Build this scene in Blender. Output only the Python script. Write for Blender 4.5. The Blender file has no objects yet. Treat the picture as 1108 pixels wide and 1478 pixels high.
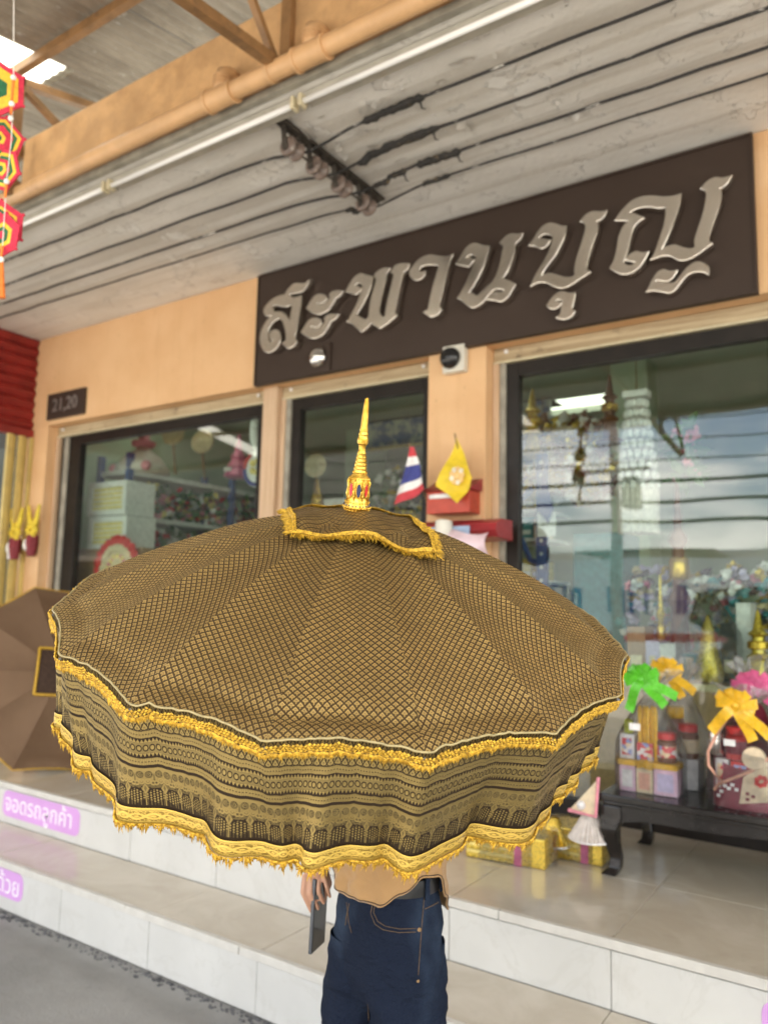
import bpy, bmesh, math, random
from mathutils import Vector, Matrix, noise
from math import sin, cos, pi, radians, sqrt, atan2

random.seed(7)
S = bpy.context.scene
COL = S.collection

# ------------------------------------------------------------------ camera, sky, sun, exposure
CAMZ = 1.6
O = Vector((0, 0, CAMZ))
FPX = 1117.25
YAW, PITCH, ROLL = radians(33.86), radians(6.812), radians(1.275)
FW = Vector((-sin(YAW)*cos(PITCH), cos(YAW)*cos(PITCH), sin(PITCH)))
_r = Vector((cos(YAW), sin(YAW), 0)); _u = _r.cross(FW)
RT = _r*cos(ROLL) + _u*sin(ROLL)
UP = _u*cos(ROLL) - _r*sin(ROLL)
FWH = Vector((-sin(YAW), cos(YAW), 0)); RH = Vector((cos(YAW), sin(YAW), 0)); ZU = Vector((0, 0, 1))

cd = bpy.data.cameras.new('camera'); cam = bpy.data.objects.new('camera', cd); COL.objects.link(cam)
cam.matrix_world = Matrix(((RT.x, UP.x, -FW.x, 0), (RT.y, UP.y, -FW.y, 0), (RT.z, UP.z, -FW.z, CAMZ), (0, 0, 0, 1)))
cd.sensor_fit = 'VERTICAL'; cd.sensor_height = 36; cd.lens = FPX/1478*36
cd.clip_start = 0.05; cd.clip_end = 500
cd.dof.use_dof = True; cd.dof.focus_distance = 1.33; cd.dof.aperture_fstop = 3.4
S.camera = cam

SUN_EL, SUN_AZ = radians(54), radians(148)      # azimuth clockwise from +Y
w = bpy.data.worlds.new('World'); S.world = w; w.use_nodes = True
wn = w.node_tree.nodes; sky = wn.new('ShaderNodeTexSky'); sky.sky_type = 'NISHITA'; sky.sun_disc = False
sky.sun_elevation = SUN_EL; sky.sun_rotation = SUN_AZ; sky.dust_density = 1.0; sky.air_density = 1.0
cl = w.node_tree; tc = wn.new('ShaderNodeTexCoord'); mp = wn.new('ShaderNodeMapping'); mp.inputs['Scale'].default_value = (1, 1, 3.2); cn = wn.new('ShaderNodeTexNoise')
cn.inputs['Scale'].default_value = 2.6; cn.inputs['Detail'].default_value = 8; cn.inputs['Roughness'].default_value = .6; cr_ = wn.new('ShaderNodeMapRange'); cr_.interpolation_type = 'SMOOTHSTEP'
cr_.inputs[1].default_value = .40; cr_.inputs[2].default_value = .60; cr_.inputs[4].default_value = .85; cm = wn.new('ShaderNodeMix'); cm.data_type = 'RGBA'; cm.inputs[7].default_value = (15, 14.9, 14.7, 1)
cl.links.new(tc.outputs['Generated'], mp.inputs[0]); cl.links.new(mp.outputs[0], cn.inputs['Vector']); cl.links.new(cn.outputs[0], cr_.inputs[0]); cl.links.new(cr_.outputs[0], cm.inputs[0]); cl.links.new(sky.outputs[0], cm.inputs[6])
cl.links.new(cm.outputs[2], wn['Background'].inputs[0]); wn['Background'].inputs[1].default_value = 0.15
sd = bpy.data.lights.new('sun', 'SUN'); sd.energy = 4.5; sd.angle = radians(0.6); sd.color = (1, .94, .85)
sun = bpy.data.objects.new('sun', sd); COL.objects.link(sun)
sdir = Vector((sin(SUN_AZ)*cos(SUN_EL), cos(SUN_AZ)*cos(SUN_EL), sin(SUN_EL)))   # towards the sun
sun.rotation_euler = sdir.to_track_quat('Z', 'Y').to_euler(); sun.location = (4, -8, 12)
S.view_settings.view_transform = 'Standard'; S.view_settings.look = 'None'
S.view_settings.exposure = 1.76; S.view_settings.gamma = 1
S.view_settings.use_white_balance = True; S.view_settings.white_balance_temperature = 6950; S.view_settings.white_balance_tint = 8
S.cycles.use_denoising = True
S.cycles.max_bounces = 10; S.cycles.diffuse_bounces = 5; S.cycles.glossy_bounces = 4
S.cycles.transparent_max_bounces = 24; S.cycles.transmission_bounces = 6
S.cycles.caustics_reflective = False; S.cycles.caustics_refractive = False
S.cycles.sample_clamp_indirect = 6

# ------------------------------------------------------------------ helpers: photo pixel -> point in the place
def ray(x, y): return FW + RT*((x-554)/FPX) - UP*((y-739)/FPX)
def onY(x, y, Y): d = ray(x, y); return O + d*(Y/d.y)
def onX(x, y, X): d = ray(x, y); return O + d*(X/d.x)
def onZ(x, y, Z): d = ray(x, y); return O + d*((Z-CAMZ)/d.z)
def onD(x, y, D): d = ray(x, y); return O + d*D            # D = depth along the optical axis

# ------------------------------------------------------------------ helpers: objects
def link(o, parent=None):
    COL.objects.link(o)
    if parent is not None:
        o.parent = parent; o.matrix_parent_inverse = PINV[parent.name]
    PINV[o.name] = Matrix.Identity(4)
    return o
PINV = {}
def thing(name, label, cat, loc=(0, 0, 0), group=None):
    o = bpy.data.objects.new(name, None); o.location = loc; o.empty_display_size = .1
    COL.objects.link(o); PINV[o.name] = Matrix.Translation(-Vector(loc))
    return tag(o, label, cat, group)
def tag(o, label=None, cat=None, group=None, kind=None):
    if label: o['label'] = label
    if cat: o['category'] = cat
    if group: o['group'] = group
    if kind: o['kind'] = kind
    return o
class MB:
    """collects shapes for ONE mesh object"""
    def __init__(s): s.v = []; s.f = []; s.uv = {}
    def add(s, vs, fs, uvs=None):
        n = len(s.v); s.v += [Vector(p) for p in vs]
        for k, f in enumerate(fs):
            if uvs: s.uv[len(s.f)] = uvs[k]
            s.f.append([i+n for i in f])
        return s
    def box(s, a, b, M=None):
        (x0, y0, z0), (x1, y1, z1) = a, b
        vs = [Vector(p) for p in ((x0,y0,z0),(x1,y0,z0),(x1,y1,z0),(x0,y1,z0),(x0,y0,z1),(x1,y0,z1),(x1,y1,z1),(x0,y1,z1))]
        if M is not None: vs = [M @ p for p in vs]
        return s.add(vs, [(0,3,2,1),(4,5,6,7),(0,1,5,4),(1,2,6,5),(2,3,7,6),(3,0,4,7)])
    def bar(s, p, q, w, h=None, up=ZU):
        p, q = Vector(p), Vector(q); h = h or w; d = (q-p).normalized(); a = d.cross(up)
        if a.length < 1e-4: a = d.cross(Vector((1, 0, 0)))
        a.normalize(); b = a.cross(d)
        vs = []
        for c in (p, q):
            for i, j in ((-1,-1),(1,-1),(1,1),(-1,1)): vs.append(c + a*(i*w/2) + b*(j*h/2))
        return s.add(vs, [(0,1,2,3),(7,6,5,4),(0,4,5,1),(1,5,6,2),(2,6,7,3),(3,7,4,0)])
    def tube(s, pts, r, n=8, cap=True):
        pts = [Vector(p) for p in pts]; m = len(pts)
        rs = r if isinstance(r, (list, tuple)) else [r]*m
        vs = []; ref = None
        for i, p in enumerate(pts):
            t = (pts[min(i+1, m-1)] - pts[max(i-1, 0)]).normalized()
            if ref is None:
                ref = t.orthogonal().normalized()
            a = (ref - t*ref.dot(t))
            a = a.normalized() if a.length > 1e-6 else t.orthogonal().normalized()
            ref = a; b = t.cross(a)
            for k in range(n):
                an = 2*pi*k/n; vs.append(p + (a*cos(an) + b*sin(an))*rs[i])
        fs = [(i*n+k, i*n+(k+1) % n, (i+1)*n+(k+1) % n, (i+1)*n+k) for i in range(m-1) for k in range(n)]
        if cap: fs += [tuple(range(n-1, -1, -1)), tuple((m-1)*n+k for k in range(n))]
        return s.add(vs, fs)
    def lathe(s, prof, c=(0,0,0), ax=ZU, n=20, sx=1.0):
        c, ax = Vector(c), Vector(ax).normalized(); a = ax.orthogonal().normalized(); b = ax.cross(a)
        vs = [c + ax*z + (a*cos(2*pi*k/n)*sx + b*sin(2*pi*k/n))*max(r, 1e-4) for r, z in prof for k in range(n)]
        m = len(prof)
        fs = [(i*n+k, i*n+(k+1) % n, (i+1)*n+(k+1) % n, (i+1)*n+k) for i in range(m-1) for k in range(n)]
        fs += [tuple(range(n-1, -1, -1)), tuple((m-1)*n+k for k in range(n))]
        return s.add(vs, fs)
    def ball(s, c, r, n=8, m=5, sc=(1,1,1)):
        c = Vector(c)
        vs = []; 
        for i in range(m+1):
            t = pi*i/m
            for k in range(n): vs.append(c + Vector((sin(t)*cos(2*pi*k/n)*r*sc[0], sin(t)*sin(2*pi*k/n)*r*sc[1], cos(t)*r*sc[2])))
        fs = [(i*n+k, (i+1)*n+k, (i+1)*n+(k+1) % n, i*n+(k+1) % n) for i in range(m) for k in range(n)]
        return s.add(vs, fs)
    def disc(s, c, ax, r, th, n=20): return s.lathe([(r*.96, 0), (r, th*.15), (r, th*.85), (r*.96, th)], c, ax, n)
    def grid(s, fn, nu, nv, closed=False, uvfn=None):
        cu = nu if closed else nu+1
        vs = [fn(i/nu, j/nv) for j in range(nv+1) for i in range(cu)]
        fs = []; us = []
        for j in range(nv):
            for i in range(nu):
                i2 = (i+1) % cu
                fs.append((j*cu+i, j*cu+i2, (j+1)*cu+i2, (j+1)*cu+i))
                if uvfn: us.append([uvfn(i/nu, j/nv), uvfn((i+1)/nu, j/nv), uvfn((i+1)/nu, (j+1)/nv), uvfn(i/nu, (j+1)/nv)])
        return s.add(vs, fs, us if uvfn else None)
    def prism(s, poly, ext, n=None):
        """closed 3-D polygon swept by ext"""
        k = len(poly); vs = [Vector(p) for p in poly] + [Vector(p)+Vector(ext) for p in poly]
        return s.add(vs, [tuple(range(k-1, -1, -1)), tuple(range(k, 2*k))] + [(i, (i+1) % k, k+(i+1) % k, k+i) for i in range(k)])
    def build(s, name, mat, parent=None, smooth=False, bevel=0, auto=None, fixn=True):
        me = bpy.data.meshes.new(name); me.from_pydata([tuple(p) for p in s.v], [], s.f)
        if s.uv:
            ul = me.uv_layers.new(name='UVMap')
            for p in me.polygons:
                if p.index in s.uv:
                    for li, uv in zip(p.loop_indices, s.uv[p.index]): ul.data[li].uv = uv
        if fixn or bevel:
            bm = bmesh.new(); bm.from_mesh(me)
            if fixn: bmesh.ops.recalc_face_normals(bm, faces=bm.faces[:])
            if bevel: bmesh.ops.bevel(bm, geom=bm.edges[:], offset=bevel, segments=2, affect='EDGES', profile=.6)
            bm.to_mesh(me); bm.free()
        me.materials.append(M[mat] if isinstance(mat, str) else mat)
        if smooth or auto is not None:
            me.polygons.foreach_set('use_smooth', [True]*len(me.polygons))
            if auto is not None: me.set_sharp_from_angle(angle=radians(auto))
        o = bpy.data.objects.new(name, me)
        return link(o, parent)
def copy_tree(root, loc, label=None, rotz=0, scale=None):
    r = root.copy(); COL.objects.link(r); r.location = loc; r.rotation_euler = (0, 0, rotz)
    if scale: r.scale = scale
    if label: r['label'] = label
    for ch in [c for c in COL.objects if c.parent == root]:
        c = ch.copy(); COL.objects.link(c); c.parent = r
        for g in [x for x in COL.objects if x.parent == ch]:
            d = g.copy(); COL.objects.link(d); d.parent = c
    return r
def nz(x, y=0, z=0): return noise.noise(Vector((x, y, z)))
def smooth_poly(pts, k=4, ang=48):
    """Catmull-Rom through the points, sharp where the outline turns hard"""
    n = len(pts); P = [Vector((p[0], p[1])) for p in pts]; out = []
    corner = []
    for i in range(n):
        a = P[i]-P[i-1]; b = P[(i+1) % n]-P[i]
        corner.append(abs(a.angle_signed(b, 0)) > radians(ang) if a.length > 1e-6 and b.length > 1e-6 else True)
    for i in range(n):
        p1, p2 = P[i], P[(i+1) % n]
        t1 = (p2-p1) if corner[i] else (p2-P[i-1])*.5
        t2 = (p2-p1) if corner[(i+1) % n] else (P[(i+2) % n]-p1)*.5
        for j in range(k):
            t = j/k; t3 = t*t*t; tt = t*t
            out.append(p1*(2*t3-3*tt+1) + t1*(t3-2*tt+t) + p2*(-2*t3+3*tt) + t2*(t3-tt))
    return out
def flat_shape(loops, depth, bevel=0.0):
    """2-D outlines (outer + holes) -> extruded verts, faces in local x,y,(z=+-depth)"""
    cu = bpy.data.curves.new('tmp', 'CURVE'); cu.dimensions = '2D'; cu.fill_mode = 'BOTH'; cu.extrude = depth
    cu.bevel_depth = bevel; cu.bevel_resolution = 1
    for lp in loops:
        sp = cu.splines.new('POLY'); sp.points.add(len(lp)-1); sp.use_cyclic_u = True
        for i, p in enumerate(lp): sp.points[i].co = (p[0], p[1], 0, 1)
    return _tomesh(cu)
def _tomesh(cu):
    o = bpy.data.objects.new('tmp', cu); COL.objects.link(o)
    bpy.context.view_layer.update()
    dg = bpy.context.evaluated_depsgraph_get(); ev = o.evaluated_get(dg); me = ev.to_mesh()
    vs = [v.co.copy() for v in me.vertices]; fs = [tuple(p.vertices) for p in me.polygons]
    ev.to_mesh_clear(); bpy.data.objects.remove(o); bpy.data.curves.remove(cu)
    return vs, fs
def text_shape(body, size, depth=.001, spacing=1.0):
    cu = bpy.data.curves.new('tmp', 'FONT'); cu.body = body; cu.size = size; cu.extrude = depth
    cu.space_character = spacing; cu.align_x = 'CENTER'; cu.align_y = 'CENTER'; cu.resolution_u = 4
    return _tomesh(cu)

# ------------------------------------------------------------------ helpers: materials
class N:
    def __init__(s, name):
        s.m = bpy.data.materials.new(name); s.m.use_nodes = True; s.t = s.m.node_tree; s.b = s.t.nodes['Principled BSDF']
        s.out = s.t.nodes['Material Output']
    def new(s, ty, **kw):
        n = s.t.nodes.new(ty)
        for k, v in kw.items(): setattr(n, k, v)
        return n
    def put(s, sock, v):
        if isinstance(v, E): s.t.links.new(v.s, sock)
        elif isinstance(v, (tuple, list)) and len(v) == 3 and sock.type == 'RGBA': sock.default_value = (*v, 1)
        else: sock.default_value = v
    def math(s, op, a, b=0.0, c=None):
        n = s.new('ShaderNodeMath', operation=op); s.put(n.inputs[0], a); s.put(n.inputs[1], b)
        if c is not None: s.put(n.inputs[2], c)
        return E(s, n.outputs[0])
    def coord(s, kind='Object'): n = s.new('ShaderNodeTexCoord'); return E(s, n.outputs[kind])
    def sep(s, v): n = s.new('ShaderNodeSeparateXYZ'); s.put(n.inputs[0], v); return [E(s, n.outputs[i]) for i in range(3)]
    def comb(s, x, y, z=0.0):
        n = s.new('ShaderNodeCombineXYZ'); [s.put(n.inputs[i], v) for i, v in enumerate((x, y, z))]; return E(s, n.outputs[0])
    def noise(s, v, scale, detail=3, rough=.55, dist=0):
        n = s.new('ShaderNodeTexNoise'); s.put(n.inputs['Vector'], v); n.inputs['Scale'].default_value = scale
        n.inputs['Detail'].default_value = detail; n.inputs['Roughness'].default_value = rough; n.inputs['Distortion'].default_value = dist
        return E(s, n.outputs[0])
    def voro(s, v, scale, feat='F1', out=0):
        n = s.new('ShaderNodeTexVoronoi', feature=feat); s.put(n.inputs['Vector'], v); n.inputs['Scale'].default_value = scale
        return E(s, n.outputs[out])
    def scale(s, v, sc): n = s.new('ShaderNodeMapping'); s.put(n.inputs[0], v); n.inputs['Scale'].default_value = sc; return E(s, n.outputs[0])
    def step(s, x, a, b):
        n = s.new('ShaderNodeMapRange', interpolation_type='SMOOTHSTEP'); s.put(n.inputs[0], x)
        s.put(n.inputs[1], a); s.put(n.inputs[2], b); return E(s, n.outputs[0])
    def mix(s, f, a, b):
        n = s.new('ShaderNodeMix', data_type='RGBA'); s.put(n.inputs[0], f); s.put(n.inputs[6], a); s.put(n.inputs[7], b); return E(s, n.outputs[2])
    def bump(s, h, dist=.002, st=.6):
        n = s.new('ShaderNodeBump'); n.inputs['Strength'].default_value = st; n.inputs['Distance'].default_value = dist; s.put(n.inputs['Height'], h)
        return E(s, n.outputs[0])
    def set(s, **kw):
        nm = {'color': 'Base Color', 'rough': 'Roughness', 'metal': 'Metallic', 'normal': 'Normal', 'spec': 'Specular IOR Level', 'alpha': 'Alpha',
              'trans': 'Transmission Weight', 'ior': 'IOR', 'sheen': 'Sheen Weight', 'coat': 'Coat Weight', 'sub': 'Subsurface Weight', 'subr': 'Subsurface Radius'}
        for k, v in kw.items(): s.put(s.b.inputs[nm[k]], v)
        return s.m
class E:
    def __init__(s, n, sock): s.n = n; s.s = sock
    def __add__(s, o): return s.n.math('ADD', s, o)
    __radd__ = __add__
    def __mul__(s, o): return s.n.math('MULTIPLY', s, o)
    __rmul__ = __mul__
    def __sub__(s, o): return s.n.math('SUBTRACT', s, o)
    def __rsub__(s, o): return s.n.math('SUBTRACT', o, s)
    def __truediv__(s, o): return s.n.math('DIVIDE', s, o)
    def fract(s): return s.n.math('FRACT', s)
    def floor(s): return s.n.math('FLOOR', s)
    def abs(s): return s.n.math('ABSOLUTE', s)
    def sin(s): return s.n.math('SINE', s)
    def max(s, o): return s.n.math('MAXIMUM', s, o)
    def min(s, o): return s.n.math('MINIMUM', s, o)
    def pow(s, o): return s.n.math('POWER', s, o)
    def sqrt(s): return s.n.math('SQRT', s)
    def gt(s, o): return s.n.math('GREATER_THAN', s, o)
M = {}
def pm(name, col, rough=.5, metal=0, var=.18, scale=9, bump=0.0, bscale=60, spec=.5, stretch=(1,1,1), dirt=None, dscale=3, dlo=.52, dhi=.75, **kw):
    """plain procedural surface: colour mottling, gloss variation, fine relief, optional stains"""
    n = N(name); v = n.coord()
    if stretch != (1,1,1): v = n.scale(v, stretch)
    f = n.noise(v, scale, 4)
    c = n.mix(n.step(f, .3, .7), tuple(max(0, x*(1-var)) for x in col), tuple(min(1, x*(1+var*.6)) for x in col))
    if dirt: c = n.mix(n.step(n.noise(v, dscale, 6, .65), dlo, dhi), c, dirt)
    n.set(color=c, rough=n.step(n.noise(v, scale*2.7, 3), .0, 1.0)*.25+(rough-.12), metal=metal, spec=spec, **kw)
    if bump: n.set(normal=n.bump(n.noise(v, bscale, 4), bump))
    M[name] = n.m; return n.m

# ------------------------------------------------------------------ materials of the setting
pm('plaster', (.72, .445, .235), .75, var=.08, scale=2.5, bump=.0015, bscale=140, dirt=(.58, .335, .16), dscale=1.3, dlo=.58, dhi=.9)
pm('beam_paint', (.60, .36, .17), .75, var=.2, scale=5, bump=.009, bscale=26, dirt=(.44, .25, .11), dscale=3.5, dlo=.5, dhi=.75)
pm('pipe_paint', (.63, .38, .19), .45, var=.12, scale=6, bump=.0008, bscale=60, dirt=(.40, .22, .10), dscale=5, dlo=.6, dhi=.85)
pm('riser_tile', (.64, .635, .61), .34, var=.05, scale=5, bump=.0002, dirt=(.58, .565, .53), dscale=9, dlo=.55, dhi=.8)
n = N('riser_tile'); v = n.coord()
wv = n.noise(n.scale(v, (1, 1, 1)), 2.6, 6, .6, 1.2); vein = 1.0-n.step((wv-.5).abs(), .0, .022)
c = n.mix(n.step(n.noise(v, 4, 5), .3, .7), (.56, .555, .535), (.61, .605, .585)); c = n.mix(vein*.35, c, (.50, .49, .46))
c = n.mix(n.step(n.noise(v, 2.0, 7, .7), .58, .70)*.5, c, (.48, .465, .43))
n.set(color=c, rough=n.noise(v, 6, 4)*.2+.22); M['riser_tile'] = n.m
n = N('floor_tile'); v = n.coord()
n.set(color=n.mix(n.step(n.noise(v, 5.5, 7, .72), .56, .72)*.55, n.mix(n.step(n.noise(v, 3.2, 5, .6, .8), .35, .7), (.50, .44, .355), (.58, .525, .44)), (.41, .355, .28)), rough=n.step(n.noise(v, 5.2, 6, .7), .3, .75)*.16+.05, spec=.5)
n.set(normal=n.bump(n.noise(v, 2.5, 2), .0012, .25)); M['floor_tile'] = n.m
pm('nosing', (.60, .58, .54), .4, var=.07, scale=14, bump=.001, bscale=70, dirt=(.40, .37, .31), dscale=16, dlo=.6, dhi=.75)
pm('grout', (.25, .24, .22), .9, var=.2, scale=30)
n = N('concrete'); v = n.coord()
c = n.mix(n.step(n.noise(v, 1.6, 6, .62), .3, .72), (.20, .195, .187), (.285, .278, .267))
c = n.mix(n.step(n.noise(v, 7, 5, .7), .62, .72), c, (.18, .174, .165))
c = n.mix(n.step(n.noise(v, 55, 2), .70, .76)*n.step(n.noise(v, 2.3, 2), .45, .6), c, (.42, .41, .39))
n.set(color=c, rough=.82, normal=n.bump(n.noise(v, 90, 5, .65)+n.noise(v, 9, 4)*1.5, .004, .7)); M['concrete'] = n.m
pm('asphalt', (.06, .06, .06), .9, var=.25, scale=5, bump=.004, bscale=90)
pm('street_concrete', (.46, .435, .40), .9, var=.15, scale=2, bump=.003, bscale=60)
pm('rubble', (.10, .10, .105), .9, var=.55, scale=26, bump=.008, bscale=40)
n = N('soffit_paint'); v = n.coord()
c = n.mix(n.step(n.noise(v, 2.0, 5), .3, .7), (.70, .68, .64), (.80, .78, .745))
c = n.mix(n.step(n.noise(n.scale(v, (.35, 1.5, 1)), 2.4, 5), .5, .8), c, (.60, .57, .52))
c = n.mix(n.step(n.noise(n.scale(v, (.06, 5.5, 1)), 2.2, 3), .52, .62)*.45, c, (.50, .46, .40))
pl = n.step(n.noise(v, 4.0, 7, .68, .4), .57, .595)
c = n.mix(pl*n.step(n.noise(v, .9, 2), .46, .6), c, (.80, .79, .76))
c = n.mix(n.step(n.noise(v, 13, 4, .7), .70, .74), c, (.22, .19, .16))
n.set(color=c, rough=.7, normal=n.bump(pl*1.2+n.noise(v, 30, 5, .7)*.8+n.step(n.voro(v, 16), .0, .5)*.25, .006, .8)); M['soffit_paint'] = n.m
pm('dark_frame', (.014, .010, .0075), .4, spec=.3, var=.3, scale=8, dirt=(.035, .028, .022), dscale=6, dlo=.6, dhi=.85)
n = N('old_wood'); v = n.coord()
c = n.mix(n.step(n.noise(n.scale(v, (.35, 9, 9)), 5, 6, .7), .3, .7), (.30, .215, .12), (.52, .42, .27))
n.set(color=n.mix(n.step(n.noise(v, 7, 5, .7), .58, .75), c, (.16, .115, .07)), rough=.75, normal=n.bump(n.noise(n.scale(v, (.4, 8, 8)), 12, 4), .002)); M['old_wood'] = n.m
n = N('jamb_wood'); v = n.coord()
c = n.mix(n.step(n.noise(n.scale(v, (9, 9, .35)), 5, 6, .7), .3, .7), (.50, .33, .20), (.64, .46, .31))
n.set(color=c, rough=.65, normal=n.bump(n.noise(n.scale(v, (8, 8, .4)), 12, 4), .001)); M['jamb_wood'] = n.m
pm('grey_trim', (.30, .28, .23), .55, var=.25, scale=9)
n = N('window_glass'); fr = n.new('ShaderNodeFresnel'); fr.inputs[0].default_value = 1.5
gl = n.new('ShaderNodeBsdfGlossy'); gl.inputs['Roughness'].default_value = .006; gl.inputs['Color'].default_value = (1, 1, 1, 1)
tr = n.new('ShaderNodeBsdfTransparent'); tr.inputs[0].default_value = (.86, .92, .88, 1)
mx = n.new('ShaderNodeMixShader'); ge = n.new('ShaderNodeNewGeometry'); f2 = (E(n, fr.outputs[0])*1.7+.02)*(1.0-E(n, ge.outputs['Backfacing']))
n.put(mx.inputs[0], f2.min(1.0)); n.t.links.new(tr.outputs[0], mx.inputs[1]); n.t.links.new(gl.outputs[0], mx.inputs[2])
vv = n.coord(); bm_ = n.bump(n.noise(vv, 1.3, 1), .004, .35); n.t.links.new(bm_.s, gl.inputs['Normal'])
n.t.links.new(mx.outputs[0], n.out.inputs[0]); M['window_glass'] = n.m
pm('room_wall', (.42, .52, .40), .8, var=.06, scale=1.5)
pm('room_ceiling', (.55, .60, .52), .85, var=.06, scale=1.5)
pm('room_floor', (.40, .36, .30), .35, var=.1, scale=2)
n = N('roof_sheet'); v = n.coord()
c = n.mix(n.step(n.noise(n.scale(v, (1.3, .5, 1)), 4, 6, .7), .3, .7), (.19, .155, .12), (.33, .28, .225))
c = n.mix(n.step(n.noise(n.scale(v, (2.6, .9, 1)), 9, 6, .75, .3), .60, .68), c, (.50, .48, .44))
n.set(color=c, rough=.65, metal=0.0, normal=n.bump(n.noise(v, 40, 4), .002)); M['roof_sheet'] = n.m
n = N('skylight'); tl = n.new('ShaderNodeBsdfTranslucent'); v = n.coord()
n.put(tl.inputs[0], n.mix(n.noise(n.scale(v, (1, .3, 1)), 8, 4), (.80, .80, .70), (.95, .95, .88)))
df = n.new('ShaderNodeBsdfDiffuse'); df.inputs[0].default_value = (.75, .74, .66, 1); mx = n.new('ShaderNodeMixShader'); mx.inputs[0].default_value = .75
n.t.links.new(df.outputs[0], mx.inputs[1]); n.t.links.new(tl.outputs[0], mx.inputs[2]); n.t.links.new(mx.outputs[0], n.out.inputs[0]); M['skylight'] = n.m
n = N('fill_panel'); tl = n.new('ShaderNodeBsdfTranslucent'); tl.inputs[0].default_value = (.62, .63, .60, 1); n.t.links.new(tl.outputs[0], n.out.inputs[0]); M['fill_panel'] = n.m  # translucent sheet for the added panels that lighten the room
pm('steel_brown', (.27, .145, .06), .55, var=.25, scale=10, bump=.0012, bscale=50, dirt=(.12, .07, .04), dscale=7)
n = N('wire_black'); v = n.coord()
n.set(color=n.mix(n.step(n.noise(n.scale(v, (1, 3, 3)), 7, 5, .75), .615, .64), (.022, .020, .019), (.62, .60, .56)), rough=.6); M['wire_black'] = n.m
pm('tape_black', (.022, .020, .018), .7, var=.4, scale=60, bump=.004, bscale=80, dirt=(.16, .12, .07), dscale=30, dlo=.58, dhi=.7)
pm('rack_steel', (.09, .078, .066), .6, metal=.5, var=.4, scale=30, bump=.001)
pm('porcelain_brown', (.17, .125, .105), .35, var=.35, scale=30, dirt=(.36, .33, .30), dscale=25, dlo=.58, dhi=.7)
pm('cream_plastic', (.60, .53, .36), .5, var=.1, scale=20)
pm('batten_paint', (.44, .415, .355), .5, var=.12, scale=8, dirt=(.33, .29, .22), dscale=6)
pm('tube_white', (.86, .86, .85), .15, var=.02, scale=4)

n = N('plaster'); v = n.coord(); x_, y_, z_ = n.sep(v)
c = n.mix(n.step(n.noise(v, 2.2, 5), .3, .7), (.68, .41, .21), (.74, .47, .255))
c = n.mix(n.step(n.noise(n.scale(v, (5, 5, .35)), 2.5, 6, .65), .52, .8)*.55, c, (.58, .335, .165))
c = n.mix(n.step(n.noise(v, 1.1, 6, .6), .56, .7)*.35, c, (.80, .55, .33))
c = n.mix(n.step(n.noise(v, 34, 3), .68, .74)*.6, c, (.46, .27, .14))
n.set(color=c, rough=.72, normal=n.bump(n.noise(v, 120, 4)+n.noise(v, 7, 4)*2.2, .0022, .7)); M['plaster'] = n.m

# ------------------------------------------------------------------ the setting
Y0, Y1, YW, YG, Z1, ZP, ZC = 2.427, 2.82, 4.13, 4.27, .2304, .461, 4.055
TS, TX = .6375, -.905         # tile pitch and one joint
# ground: forecourt, street
def gz(x, y):
    e = max(0, 1-abs(y-2.36)/.14)
    return (nz(x*3, y*3)*.004 + nz(x*9, y*9, 4)*.0016 - .018*e*(1+.5*nz(x*7, 3)))
g = MB(); xs = [-9+.06*i for i in range(200)]; ys = [1.0+.035*i for i in range(43)]
ys = [y for y in ys if y < 2.44]
g.add([(x, y, gz(x, y)) for y in ys for x in xs], [(j*200+i, j*200+i+1, (j+1)*200+i+1, (j+1)*200+i) for j in range(len(ys)-1) for i in range(199)])
g.add([(-60, -3.2, 0), (60, -3.2, 0), (60, 1.0, 0), (-60, 1.0, 0)], [(0, 1, 2, 3)])
g.add([(-60, 1, 0), (-9, 1, 0), (-9, 30, 0), (-60, 30, 0)], [(0, 1, 2, 3)]); g.add([(2.94, 1, 0), (60, 1, 0), (60, 30, 0), (2.94, 30, 0)], [(0, 1, 2, 3)])
tag(g.build('forecourt', 'concrete', smooth=True), 'grey concrete forecourt at the foot of the tiled steps', 'pavement', kind='structure')
st = MB(); st.add([(-200, -200, -.12), (200, -200, -.12), (200, 60, -.12), (-200, 60, -.12)], [(0, 1, 2, 3)])
tag(st.build('street', 'street_concrete'), 'pale concrete street in front of the shop', 'street', kind='structure')
k_ = MB(); k_.box((-60, -3.35, -.119), (60, -3.204, .004)); tag(k_.build('kerb', 'street_concrete'), 'low concrete kerb along the street', 'kerb', kind='structure')
# broken mortar line between forecourt and lower riser
rb = MB()
for i in range(900):
    x = -7.5 + i*.0092; s_ = random.uniform(.004, .013)*(1+.8*nz(x*2, 5)); y = Y0-.006-random.random()**2*.045; z = gz(x, y)+.001
    rb.ball((x, y, z), s_, 5, 3, (random.uniform(.7, 1.5), random.uniform(.6, 1), random.uniform(.3, .6)))
tag(rb.build('mortar_rubble', 'rubble'), 'broken grey mortar along the bottom of the lower step', 'rubble', kind='stuff')

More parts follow.
